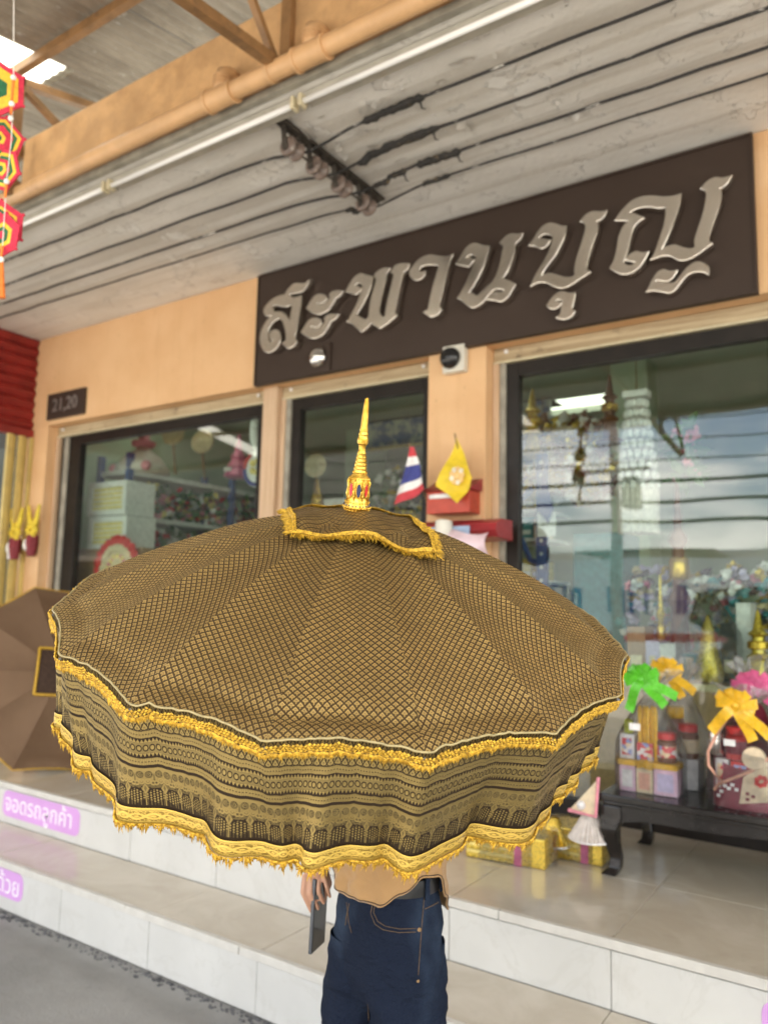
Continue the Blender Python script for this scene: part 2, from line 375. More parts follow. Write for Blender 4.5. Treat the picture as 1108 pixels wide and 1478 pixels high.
steps = thing('entrance_steps', 'two grey tiled steps up to the shop platform', 'steps', (-2, 2.8, 0)); steps['kind'] = 'structure'
core = MB(); core.box((-9, Y0+.012, -.1), (2.95, Y1+.3, Z1-.012)); core.box((-9, Y1+.012, -.1), (2.95, YW+.2, ZP-.012)); core.build('step_core', 'grout', steps)
NX = range(-10, 6); GAP = .0016
def tiles(name, mat, box_fn):
    base = None
    for k in NX:
        x0 = TX+k*TS; j = (k*37 % 5-2)*.0004
        m = MB(); m.box(*box_fn(x0+GAP, x0+TS-GAP, j)); m.build(name, mat, steps, bevel=.0012)
tiles('riser_tile', 'riser_tile', lambda a, b, j: ((a, Y0+j, .0), (b, Y0+.0115, Z1-.034)))
tiles('riser_tile', 'riser_tile', lambda a, b, j: ((a, Y1+j, Z1+.001), (b, Y1+.0115, ZP-.036)))
tiles('tread_tile', 'floor_tile', lambda a, b, j: ((a, Y0+.022, Z1-.0115), (b, Y1-.0035, Z1+j)))
for r0, r1 in ((Y1+.022, Y1+.64), (Y1+.643, YW+.13)):
    tiles('floor_tile', 'floor_tile', lambda a, b, j: ((a, r0, ZP-.0115), (b, r1, ZP+j)))
for (yy_, zz) in ((Y0, Z1), (Y1, ZP)):
    x = -8.6
    while x < 2.6:
        L = random.uniform(1.0, 1.5); m = MB(); j = random.uniform(-.0015, .0015)
        m.box((x, yy_-.007+j, zz-.031), (x+L-.003, yy_+.0205, zz+.0015+j*.4)); m.build('nosing_strip', 'nosing', steps, bevel=.003); x += L

# ------------------------------------------------------------------ shop building
shop = thing('shophouse', 'orange plastered shopfront with dark framed windows and grey concrete soffit', 'building', (-3, 4.2, ZP))
XL0, XL1 = -6.775, -6.56      # left pier
XP0, XP1 = -2.455, -2.05      # pier between door and right window
XR = 1.75                     # right end of right window
LZ = 3.19                     # lintel underside
m = MB(); m.box((XL0-.02, YW, LZ), (3.0, YW+.35, ZC-.003)); m.build('wall_band', 'plaster', shop)
m = MB(); m.box((XL0, YW+.002, ZP), (XL1, YW+.35, LZ-.001)); m.build('pier', 'plaster', shop, bevel=.006)
m = MB(); m.box((XP0, YW+.002, ZP), (XP1, YW+.35, LZ-.001)); m.build('pier', 'plaster', shop, bevel=.006)
m = MB(); m.box((XR, YW+.002, ZP), (3.0, YW+.35, LZ-.001)); m.build('pier', 'plaster', shop, bevel=.006)
# soffit slab with slight unevenness, edge beam
m = MB(); nx, ny = 120, 30
m.add([(-12+15*i/nx, 2.60+1.55*j/ny, ZC+nz(i*.3, j*.5)*.004) for j in range(ny+1) for i in range(nx+1)],
      [(j*(nx+1)+i, j*(nx+1)+i+1, (j+1)*(nx+1)+i+1, (j+1)*(nx+1)+i) for j in range(ny) for i in range(nx)])
m.box((-12, 2.602, ZC+.02), (3, 4.5, ZC+.14)); m.build('soffit_slab', 'soffit_paint', shop, smooth=False, fixn=False)
m = MB(); m.box((-12, 2.565, ZC-.012), (3, 2.599, ZC+.03)); m.build('drip_edge', 'grey_trim', shop)
m = MB(); m.box((-4.60, 2.58, ZC+.032), (3, 2.76, 4.535)); m.build('edge_beam', 'beam_paint', shop, bevel=.012)
for zz in (4.47, 4.22):
    m = MB(); m.box((-4.66, 2.55, zz-.05), (-4.602, 2.60, zz+.03)); m.build('beam_plate', 'steel_brown', shop)
# room inside
m = MB(); m.box((-6.95, 4.5, ZP-.02), (3, 10.2, ZP-.004)); m.build('room_floor', 'room_floor', shop)
m = MB(); m.box((-6.95, 10.0, ZP), (3, 10.2, 3.95)); m.build('room_wall', 'room_wall', shop)
m = MB(); m.box((-7.1, 4.47, ZP), (-6.95, 10.0, 3.95)); m.build('room_wall', 'room_wall', shop)
m = MB(); m.box((3.0, YW, 0), (3.15, 10.0, 4.2)); m.build('room_wall', 'room_wall', shop)
xs_ = [-7.1, -6.7, -5.5, -3.2, -2.0, -.2, 1.0, 3.0]; ys_ = [4.481, 5.0, 5.6, 7.4, 8.0, 10.2]
for i in range(7):
    for j in range(5):
        if i % 2 == 1 and j % 2 == 1 and (i, j) != (1, 3): m = MB(); m.box((xs_[i], ys_[j], 3.78), (xs_[i+1], ys_[j+1], 3.79)); m.build('added_fill_panel', 'fill_panel', shop)  # added panels let daylight through the ceiling to brighten the room
        else: m = MB(); m.box((xs_[i], ys_[j], 3.72), (xs_[i+1], ys_[j+1], 3.9)); m.build('room_ceiling', 'room_ceiling', shop)
c_ = onY(880, 520, 6.4); c2 = onY(932, 520, 6.4)
m = MB(); m.box((c_.x, 6.4, ZP), (c2.x, 6.4+.35, 3.72)); m.build('room_column', 'room_wall', shop)
c_ = onY(500, 600, 7.5); c2 = onY(522, 600, 7.5)
m = MB(); m.box((c_.x, 7.5, ZP), (c2.x+.1, 7.9, 3.72)); m.build('room_column', 'room_wall', shop)

# window and door framing: every frame is a thing with its members and pane
def frame(name, label, x0, x1, z0, z1, cat, sides=(.085, .06), lip=True):
    t = thing(name, label, cat, ((x0+x1)/2, YG, z0))
    if lip:
        m = MB(); m.box((x0+.002, YG-.035, z1-.085), (x1-.002, YG+.03, z1-.001)); m.build('head_trim', 'old_wood', t, bevel=.006)
        m = MB(); m.box((x0+.002, YG-.045, z1-.098), (x1-.002, YG+.02, z1-.086)); m.build('trim_lip', 'cream_plastic', t, bevel=.002)
        for xx in (x0+.09, x1-.09):
            m = MB(); m.lathe([(.0, -.02), (.012, -.016), (.013, -.004), (.009, 0)], (xx, YG-.036, z1-.03), (0, 1, 0), 10); m.build('bolt', 'tube_white', t, smooth=True)
    zt = z1-(.10 if lip else 0)
    a, b = x0+sides[0], x1-sides[1]
    m = MB(); m.box((a, YG-.02, z0), (a+.075, YG+.05, zt-.001)); m.build('frame_stile', 'dark_frame', t, bevel=.003)
    m = MB(); m.box((b-.075, YG-.02, z0), (b, YG+.05, zt-.001)); m.build('frame_stile', 'dark_frame', t, bevel=.003)
    m = MB(); m.box((a+.076, YG-.021, zt-.085), (b-.076, YG+.05, zt-.001)); m.build('frame_rail', 'dark_frame', t, bevel=.003)
    m = MB(); m.box((a+.076, YG-.021, z0), (b-.076, YG+.05, z0+.10)); m.build('frame_rail', 'dark_frame', t, bevel=.003)
    m = MB(); m.box((a+.070, YG+.012, z0+.09), (b-.070, YG+.016, zt-.08)); m.build('pane', 'window_glass', t)
    # wooden jamb next to the pier and grey shutter guide
    m = MB(); m.box((x0+.003, YG-.05, z0), (x0+.045, YG+.03, z1-.10)); m.build('jamb', 'jamb_wood', t, bevel=.004)
    g0, g1 = x0+.047, x0+sides[0]-.002
    if g1-g0 > .1:
        m = MB(); m.box((g0, YG-.01, z0), (g0+.06, YG+.03, z1-.10)); m.build('shutter_guide', 'dark_frame', t)
        m = MB(); m.box((g0+.061, YG-.03, z0), (g0+.125, YG+.03, z1-.10)); m.build('shutter_guide', 'grey_trim', t, bevel=.003)
        m = MB(); m.box((g0+.126, YG-.015, z0), (g1, YG+.03, z1-.10)); m.build('shutter_guide', 'dark_frame', t)
    else: m = MB(); m.box((g0, YG-.04, z0), (g1, YG+.03, z1-.10)); m.build('shutter_guide', 'grey_trim', t, bevel=.003)
    return t
XM0, XM1 = -3.915, -3.775      # mullion post between left window and door
frame('shop_window', 'left shop window in a dark frame showing shelves and white boxes', XL1, XM0-.002, ZP+.002, LZ-.002, 'window', (.26, .03))
frame('shop_door', 'glass shop door in a dark frame behind the umbrella spire', XM1+.002, XP0-.002, ZP+.002, LZ-.002, 'door', (.09, .03))
frame('shop_window', 'large right shop window full of street reflections above the black bench', XP1, XR, ZP+.002, LZ-.002, 'window', (.085, .06))
m = MB(); m.box((XM0, YG-.09, ZP), (XM1, YG+.06, LZ-.003)); m.build('mullion_post', 'jamb_wood', shop, bevel=.006)

# ------------------------------------------------------------------ canopy roof
def rz(y): return 4.98 + (y-2.6)*.175
roof = thing('canopy_roof', 'corrugated grey canopy roof with a bright translucent strip over the forecourt', 'roof', (-3, 2.6, 4.9))
SKY0, SKY1 = onZ(77, 128, rz(2.75)).x-.12, onZ(116, 109, rz(2.75)).x
def sheet(x0, x1, y0, y1, dz):
    m = MB(); n_ = int((x1-x0)/.019); prof = []
    for i in range(n_+1):
        x = x0+(x1-x0)*i/n_; ph = (x/.076) % 1; prof.append((x, .009*cos(2*pi*ph)))
    ysn = [y0+(y1-y0)*j/6 for j in range(7)]
    m.grid(lambda u, v: Vector((prof[round(u*n_)][0], y0+(y1-y0)*v, rz(y0+(y1-y0)*v)+prof[round(u*n_)][1]+dz+.004*nz(u*9, v*3))), n_, 6)
    return m
SW = SKY1-SKY0; strips = [SKY0-5.05, SKY0, SKY0+5.05]  # outer strips are unseen additions; the right one lights the umbrella
x = -13.0; k = 0
while x < 6-1e-6:
    x1 = min(x+.76, 6)
    for q in strips:
        if x < q-1e-6 < x1: x1 = q
    if any(abs(x-q) < 1e-6 for q in strips):
        x1 = x+SW
        sheet(x, x1+.02, -2.0, 2.72, .006).build('skylight_panel', 'skylight', roof, smooth=True, fixn=False)
        sheet(x, x1+.02, 2.66, 4.2, .012).build('roof_sheet', 'roof_sheet', roof, smooth=True, fixn=False)
    else: sheet(x, x1+.03, -2.0, 4.2, .004*(k % 2)).build('roof_sheet', 'roof_sheet', roof, smooth=True, fixn=False)
    x = x1; k += 1
for yy_ in (-1.7, -.5, .65, 1.72, 2.45):
    m = MB(); m.bar((-13, yy_, rz(yy_)-.045), (6, yy_, rz(yy_)-.045), .045, .06); m.build('purlin', 'steel_brown', roof)
# trusses: near one beside the pipe elbows, far one at the end of the beam
def truss(X, near):
    t = MB
    if near:
        p0 = onX(398, 92, X); p1 = onX(270, 0, X); d = (p1-p0).normalized()
        p2 = p0 + d*((p0.y+1.9)/-d.y)
        m = MB(); m.bar(p0, p2, .05); m.build('truss_chord', 'steel_brown', roof)
        q = onX(410, 84, X); m = MB(); m.bar((X+.02, q.y+.01, q.z-.02), (X+.02, q.y+.01, rz(q.y)-.02), .045); m.build('truss_post', 'steel_brown', roof)
        q2 = onX(428, 10, X)
        m = MB(); m.bar((X, 2.57, 4.14), (X, 2.57, 4.9), .05, .04); m.build('truss_post', 'steel_brown', roof)
        for k in range(4):
            a = p0.lerp(p2, k/4); b = p0.lerp(p2, (k+.5)/4); e = p0.lerp(p2, (k+1)/4)
            m = MB(); m.bar(a, (X, b.y, rz(b.y)-.08), .032); m.build('truss_web', 'steel_brown', roof)
            m = MB(); m.bar((X+.034, b.y, rz(b.y)-.08), e+Vector((.034, 0, 0)), .032); m.build('truss_web', 'steel_brown', roof)
    else:
        a = onY(28, 118, 2.45); X = a.x; b = onX(120, 150, X); c = onX(80, 175, X)
        m = MB(); m.bar(a+Vector((0, 0, .03)), (X, 2.45, 4.07), .06, .05); m.build('truss_post', 'steel_brown', roof)
        m = MB(); m.bar(a, a+(b-a)*2.2, .05, .05); m.build('truss_chord', 'steel_brown', roof)
        m = MB(); m.bar(a+Vector((.003, .03, -.03)), a+(c-a)*1.7, .04, .04); m.build('truss_web', 'steel_brown', roof)
        m = MB(); m.bar(a, (X, -1.9, a.z-.55), .05, .05); m.build('truss_chord', 'steel_brown', roof)
truss(-2.35, True); truss(-4.5, False)

# ------------------------------------------------------------------ pipe, lamp, wires under the soffit
pipe = thing('drain_pipe', 'long orange painted drain pipe running under the beam', 'pipe', (-3, 2.5, 4.08))
m = MB(); m.tube([(-9, 2.5, 4.085), (3, 2.5, 4.10)], .045, 16); m.build('pipe', 'pipe_paint', pipe, smooth=True)
for px_, py_ in ((325, 110), (455, 40)):
    c = onY(px_, py_, 2.5); X = c.x-.02
    m = MB(); m.tube([(X-.09, 2.5, 4.09), (X+.09, 2.5, 4.09)], .053, 16); m.build('tee_joint', 'pipe_paint', pipe, auto=40)
    for dx in (-.09, .075):
        m = MB(); m.tube([(X+dx, 2.5, 4.09), (X+dx+.018, 2.5, 4.09)], .058, 16); m.build('collar', 'pipe_paint', pipe, auto=40)
    m = MB(); m.tube([(X, 2.5, 4.10), (X, 2.5, 4.19), (X, 2.51, 4.215), (X, 2.535, 4.232), (X, 2.60, 4.235)], .040, 14); m.build('elbow', 'pipe_paint', pipe, smooth=True)
    for z in (4.145, 4.165, 4.185):
        m = MB(); m.tube([(X, 2.5, z), (X, 2.5, z+.012)], .045, 14); m.build('collar', 'pipe_paint', pipe, auto=40)
m = MB(); q = onY(388, 105, 2.5); m.tube([(q.x, 2.5, 4.03), (q.x+.012, 2.5, 4.03)], .01, 6)
m = MB(); m.lathe([(.050, 0), (.052, .004), (.052, .022), (.050, .026)], (q.x, 2.5, 4.093), (1, 0, 0), 16); m.build('pipe_clip', 'pipe_paint', pipe, auto=40)

HX = [-3.757-1.443*2, -3.757-1.443, -3.757, -2.314, -2.314+1.443, -2.314+2*1.443]
for i in range(5):
    a, b = HX[i], HX[i+1]
    names = ['fluorescent batten under the soffit at the far left end', 'fluorescent batten lamp beyond the left cream lamp holders', 'fluorescent batten lamp between the two pairs of cream lamp holders', 'fluorescent batten lamp right of the insulator rack, nearest the picture top', 'fluorescent batten lamp past the right edge of the sign']
    lamp = thing('batten_lamp', 'white unlit '+names[i], 'lamp', ((a+b)/2, 2.66, ZC-.03), 'fluorescent battens under the soffit')
    m = MB(); m.box((a+.012, 2.645, ZC-.045), (b-.012, 2.715, ZC-.006)); m.build('batten', 'batten_paint', lamp, bevel=.004)
    m = MB(); m.tube([(a+.03, 2.63, ZC-.066), (b-.03, 2.63, ZC-.066)], .0145, 14); m.build('tube', 'tube_white', lamp, smooth=True)
    for xx in (a+.013, b-.035):
        m = MB(); m.box((xx, 2.606, ZC-.092), (xx+.022, 2.656, ZC-.03)); m.build('lamp_holder', 'cream_plastic', lamp, bevel=.007)

YWIRE = [(2.914, 2.957), (3.164, 3.205), (3.376, 3.447), (3.558, 3.628)]
wl = ['topmost black cable, nearest the lamp tubes', 'second black cable from the lamp tubes', 'third black cable from the lamp tubes', 'thin lowest black cable, nearest the sign board']
XK = -2.51
splice = [[(-2.16, -1.80, .018)], [(-2.36, -1.86, .020)], [(-2.42, -2.2, .017), (-2.13, -1.86, .019)], [(-2.75, -2.62, .014), (-2.2, -2.02, .013)]]
for i, (ya, yb) in enumerate(YWIRE):
    t = thing('cable', 'paint spotted '+wl[i]+' along the soffit', 'cable', (-3, ya, ZC-.03), 'cables under the soffit')
    pts = []
    for k in range(121):
        x = -12+15*k/120; yv = ya+(yb-ya)*(x+5.8)/5.3
        z = ZC-.030-.010*abs(nz(x*1.1, i*7))-.006*nz(x*4, i*3)
        z -= .055*math.exp(-((x-XK)/.22)**2)
        pts.append((x, yv+.006*nz(x*2, i*5+2), z))
    m = MB(); m.tube(pts, .0085 if i < 3 else .0065, 6); m.build('wire', 'wire_black', t, smooth=True)
    for (a, b, r) in splice[i]:
        n_ = 14; pp = []; rr = []
        for k in range(n_+1):
            x = a+(b-a)*k/n_; j = min(range(len(pts)), key=lambda q: abs(pts[q][0]-x)); 
            pp.append((x, ya+(yb-ya)*(x+5.8)/5.3+.006*nz(x*21, i), pts[j][2]-.004+.006*nz(x*17, i, 3))); rr.append(r*(.75+.5*random.random()) if 0 < k < n_ else r*.5)
        m = MB(); m.tube(pp, rr, 8); m.build('tape_splice', 'tape_black', t)
        if i < 3:
            m = MB(); m.tube([pp[-2], Vector(pp[-2])+Vector((.01, .01, -.05)), Vector(pp[-2])+Vector((.03, .012, -.06))], [.006, .004, .002], 5); m.build('tape_tail', 'tape_black', t)
rack = thing('insulator_rack', 'dark steel rack of four spool insulators bolted across the soffit', 'insulator rack', (XK, 3.15, ZC-.02))
m = MB(); m.box((XK-.045, 2.70, ZC-.026), (XK+.01, 3.66, ZC-.008)); m.box((XK-.035, 2.74, ZC-.04), (XK-.029, 3.66, ZC-.008)); m.build('strap', 'rack_steel', rack)
m = MB(); m.tube([(XK, 2.78, ZC-.135), (XK, 3.56, ZC-.135)], .006, 6); m.build('rod', 'rack_steel', rack)
for yy_ in (2.821, 3.026, 3.244, 3.481):
    for dy in (-.056, .056):
        m = MB(); m.bar((XK-.02, yy_+dy, ZC-.02), (XK, yy_+dy, ZC-.165), .030, .006, up=Vector((0, 1, 0))); m.build('bracket', 'rack_steel', rack)
    m = MB(); m.lathe([(.018, -.050), (.044, -.046), (.052, -.036), (.048, -.020), (.028, -.010), (.024, 0), (.028, .010), (.048, .020), (.052, .036), (.044, .046), (.018, .050)], (XK, yy_, ZC-.135), (0, 1, 0), 18)
    m.build('spool', 'porcelain_brown', rack, smooth=True)
# curled flakes of paint round the splices
for i in range(46):
    x = random.gauss(-2.0, .35); y = random.uniform(2.8, 3.5); s_ = random.uniform(.015, .05)
    m_ = MB() if i == 0 else m_; a = random.random()*6.28
    e1 = Vector((cos(a), sin(a), 0)); e2 = Vector((-sin(a), cos(a), 0)); c = Vector((x, y, ZC-.004)); r1, r2 = random.uniform(.5, 1), random.uniform(.4, .8)
    m_.grid(lambda u, v: c+e1*(u-.5)*s_*r1*2*(1-.4*abs(v-.5)) + e2*(v-.5)*s_*r2*2 + Vector((0, 0, -.5*s_*abs(u)**2*(.4+v*.6))), 3, 3)
tag(m_.build('paint_flakes', 'soffit_paint', shop, smooth=True, fixn=False), kind='stuff')

# ------------------------------------------------------------------ across the street (seen in the window glass)
pm('white_board', (.72, .74, .78), .5, var=.06, scale=1)
pm('sign_blue', (.06, .09, .30), .5); pm('sign_red', (.45, .08, .09), .5)
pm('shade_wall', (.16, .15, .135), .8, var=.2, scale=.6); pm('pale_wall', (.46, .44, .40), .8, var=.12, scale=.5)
pm('dark_opening', (.03, .03, .032), .5)
hd = thing('street_hoarding', 'long white hoarding with blue lettering across the street, seen mirrored in the glass', 'hoarding', (-6, -15, -.12))
m = MB(); m.box((-17, -15, -.1), (8, -14.9, 3.15)); m.build('board', 'white_board', hd)
random.seed(11); x = -15.5
while x < 7:
    wd = random.uniform(.28, .55); h = random.uniform(.7, .95)
    if random.random() < .85:
        m = MB(); m.prism([(x, -14.885, 1.5), (x+.13, -14.885, 1.5), (x+.13, -14.885, 1.5+h-.16), (x+wd-.13, -14.885, 1.5+h-.16), (x+wd-.13, -14.885, 1.5), (x+wd, -14.885, 1.5), (x+wd, -14.885, 1.5+h), (x, -14.885, 1.5+h)], (0, -.012, 0)); m.build('blue_letter', 'sign_blue', hd)
    x += wd+.13+(random.random() < .2)*.7
for a, b in ((-14, -9.5), (-8.6, -3), (-2, 3), (4, 6.5)):
    m = MB(); m.box((a, -14.897, .72), (b, -14.885, .95)); m.build('red_band', 'sign_red', hd)
for i in range(9):
    m = MB(); m.box((-17+i*3.1, -15.12, -.12), (-16.85+i*3.1, -15.0, 3.2)); m.build('post', 'steel_brown', hd)
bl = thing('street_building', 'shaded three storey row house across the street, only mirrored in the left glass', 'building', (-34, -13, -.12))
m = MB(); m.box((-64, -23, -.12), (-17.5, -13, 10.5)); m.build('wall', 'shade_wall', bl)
m = MB(); m.box((-64, -13, 3.0), (-17.5, -10.2, 3.2)); m.build('awning', 'roof_sheet', bl)
for i in range(11):
    x = -62.5+i*4.1
    m = MB(); m.box((x, -13.0, -.1), (x+3.4, -12.97, 2.8)); m.build('shop_opening', 'dark_opening', bl)
    for z in (4.3, 7.5):
        m = MB(); m.box((x+.5, -13.0, z), (x+2.8, -12.97, z+1.6)); m.build('window', 'dark_opening', bl)
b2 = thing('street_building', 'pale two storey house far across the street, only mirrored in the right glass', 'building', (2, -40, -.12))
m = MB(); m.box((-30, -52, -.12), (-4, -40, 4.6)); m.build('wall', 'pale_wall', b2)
m = MB(); m.box((-30.5, -52.5, 4.6), (-3.5, -39.3, 4.9)); m.build('roof', 'roof_sheet', b2)
for i in range(6):
    m = MB(); m.box((-28+i*4, -40, 1.6), (-26+i*4, -39.95, 3.6)); m.build('window', 'dark_opening', b2)
pl_ = thing('utility_pole', 'concrete utility pole with crossarms across the street, mirrored in the right glass', 'pole', (-6.2, -11.6, -.12))
m = MB(); m.tube([(-6.2, -11.6, -.12), (-6.2, -11.6, 8.5)], [.16, .11], 10); m.build('pole', 'pale_wall', pl_, smooth=True)
for z in (5.2, 6.4, 7.3): m = MB(); m.box((-7.1, -11.66, z), (-5.3, -11.54, z+.10)); m.build('crossarm', 'pale_wall', pl_)
m = MB(); m.lathe([(.22, 0), (.25, .05), (.25, .75), (.20, .82)], (-5.75, -11.5, 4.2), ZU, 14); m.build('transformer', 'shade_wall', pl_, auto=40)
lt = thing('lean_to_roof', 'rusty lean-to roof behind the hoarding across the street', 'roof', (-6, -16, 3.2))
for i in range(12): m = MB(); m.box((-17+i*2.1, -18, 3.35+.02*(i % 3)), (-14.98+i*2.1, -15.1, 3.40+.02*(i % 3))); m.build('roof_sheet', 'roof_sheet' if i % 3 else 'white_board', lt)
pw = ['uppermost', 'second highest', 'third', 'fourth', 'fifth', 'sixth', 'lowest']
for i in range(7):
    z = 7.3-i*.5; m = MB(); pts = [(-60+10*k, -11-i*.12, z-.5*sin(pi*((k*10 % 40)/40))) for k in range(13)]; m.tube(pts, .02+.03*(i > 3), 5)
    tag(m.build('power_line', 'tape_black'), pw[i]+' black power line strung along the far side of the street', 'power line', 'power lines across the street')

# ------------------------------------------------------------------ neighbouring shop at the left edge
pm('shutter_red', (.27, .022, .018), .5, var=.25, scale=6, dirt=(.10, .012, .010), dscale=3)
pm('gate_yellow', (.62, .47, .16), .5, var=.15, scale=5, dirt=(.42, .30, .12), dscale=4)
pm('neighbour_dark', (.05, .05, .048), .5)
nb = thing('neighbour_shop', 'neighbouring shop front with dark glass at the far left edge', 'building', (-9, 4.3, ZP))
m = MB(); m.box((-12, 4.6, ZP), (-6.98, 4.8, ZC)); m.build('wall', 'neighbour_dark', nb)
m = MB(); m.box((-6.98, 4.14, ZP), (-6.778, 4.5, ZC-.004)); m.build('pier', 'plaster', nb)
m = MB(); m.box((-12, 4.3, ZP), (-7.0, 4.31, 3.1)); m.build('pane', 'window_glass', nb)
rp = thing('red_shutter', 'red slatted shutter panel hanging left of the orange wall', 'shutter', (-6.86, 3.6, 3.15))
for i in range(9):
    z0 = 3.17+i*.1015
    m = MB(); m.add([(-6.84, 2.9, z0), (-6.84, 4.137, z0), (-6.80, 4.137, z0+.05), (-6.80, 2.9, z0+.05), (-6.84, 2.9, z0+.098), (-6.84, 4.137, z0+.098), (-6.87, 2.9, z0), (-6.87, 4.137, z0), (-6.87, 2.9, z0+.098), (-6.87, 4.137, z0+.098)],
                    [(0, 1, 3+0-1, 3), (3, 2, 5, 4), (6, 8, 9, 7), (0, 6, 7, 1), (4, 5, 9, 8), (0, 3, 4, 8, 6), (1, 7, 9, 5, 2)])
    m.build('slat', 'shutter_red', rp)
m = MB(); m.box((-6.885, 2.9, 3.10), (-6.795, 4.138, 3.166)); m.build('bottom_rail', 'shutter_red', rp)
gt = thing('folding_gate', 'yellow folded steel gate leaves under the red shutter', 'gate', (-6.9, 4.05, ZP))
for i, (xa, ya) in enumerate(((-6.80, 4.13), (-6.845, 4.075), (-6.80, 4.02), (-6.845, 3.965), (-6.80, 3.91))):
    m = MB(); m.box((xa-.02, ya-.025, ZP+.01), (xa+.016, ya+.024, 3.095)); m.build('gate_leaf', 'gate_yellow', gt, bevel=.006)
m = MB(); c = onX(18, 800, -6.783); m.box((-6.783, c.y-.05, c.z-.045), (-6.755, c.y+.05, c.z+.045)); m.build('latch_plate', 'tube_white', gt, bevel=.004)
pm('garland_yellow', (.80, .60, .06), .7, var=.3, scale=60); pm('garland_red', (.22, .02, .03), .6, var=.3, scale=60); pm('garland_white', (.8, .78, .72), .6, var=.15, scale=60); pm('garland_dark', (.05, .04, .06), .6)
def garland(c, lab):
    t = thing('garland', lab, 'garland', c, 'garlands by the gate'); c = Vector(c)
    for s_ in (-1, 1):
        m = MB(); m.tube([c+Vector((s_*.01, 0, 0)), c+Vector((s_*.06, -.01, .08)), c+Vector((s_*.085, -.01, .20))], [.03, .022, .012], 7); m.build('petal_string', 'garland_yellow', t)
    m = MB(); [m.ball(c+Vector((.05*cos(a), -.015, .05*sin(a)-.03)), .032, 6, 4) for a in (0, 1.05, 2.1, 3.14, 4.2, 5.2)]; m.build('flower_ring', 'garland_yellow', t)
    m = MB(); m.tube([c+Vector((0, 0, -.08)), c+Vector((.0, -.01, -.16)), c+Vector((.01, -.01, -.27))], [.05, .06, .035], 8); m.build('flower_drop', 'garland_red', t)
    m = MB(); m.ball(c+Vector((-.02, -.05, -.17)), .045, 7, 5, (.8, .6, 1.2)); m.build('white_flower', 'garland_white', t)
c = onY(50, 760, 4.08); garland((c.x-.02, 4.085, c.z), 'yellow and red flower garland hanging on the orange pier')
c = onX(24, 765, -6.76); garland((-6.755, c.y, c.z), 'yellow and red flower garland tied to the yellow gate')

# ------------------------------------------------------------------ sign board with raised steel letters
n = N('sign_brown'); v = n.coord()
n.set(color=n.mix(n.noise(v, 2, 3), (.036, .022, .016), (.052, .035, .027)), rough=.5, spec=.3, normal=n.bump(n.noise(n.scale(v, (.2, 1, 3)), 3, 2), .003, .4)); M['sign_brown'] = n.m
n = N('letter_steel'); v = n.coord()
n.set(color=(.82, .76, .68), metal=1, rough=n.noise(v, 3, 2)*.10+.20, normal=n.bump(n.noise(n.scale(v, (1, 1, 2.5)), 3, 1), .003, .2)); M['letter_steel'] = n.m
tl, br = onY(373, 400, YW-.045), onY(1093, 422, YW-.045)
SX0, SX1, SZ0, SZ1 = tl.x, br.x, br.z, ZC-.02
sg = thing('shop_sign', 'wide dark brown sign board above the door with raised steel Thai letters', 'sign', ((SX0+SX1)/2, YW-.02, SZ0))
m = MB(); m.box((SX0+.012, YW-.04, SZ0+.012), (SX1-.012, YW-.004, SZ1-.012)); m.build('board', 'sign_brown', sg)
for a, b in (((SX0, YW-.050, SZ0), (SX1, YW-.003, SZ0+.0115)), ((SX0, YW-.050, SZ1-.0115), (SX1, YW-.003, SZ1)), ((SX0, YW-.050, SZ0+.012), (SX0+.0115, YW-.003, SZ1-.012)), ((SX1-.0115, YW-.050, SZ0+.012), (SX1, YW-.003, SZ1-.012))):
    m = MB(); m.box(a, b); m.build('edge_trim', 'sign_brown', sg)
ZA = (370, 390, 5.8316); ZB = (550, 320, 5.276); ZCc = (750, 280, 7.3867); ZD = (870, 240, 5.54)
YL = YW-.105
def zp(z, pts): return [(z[0]+x/z[2], z[1]+y/z[2]) for x, y in pts]
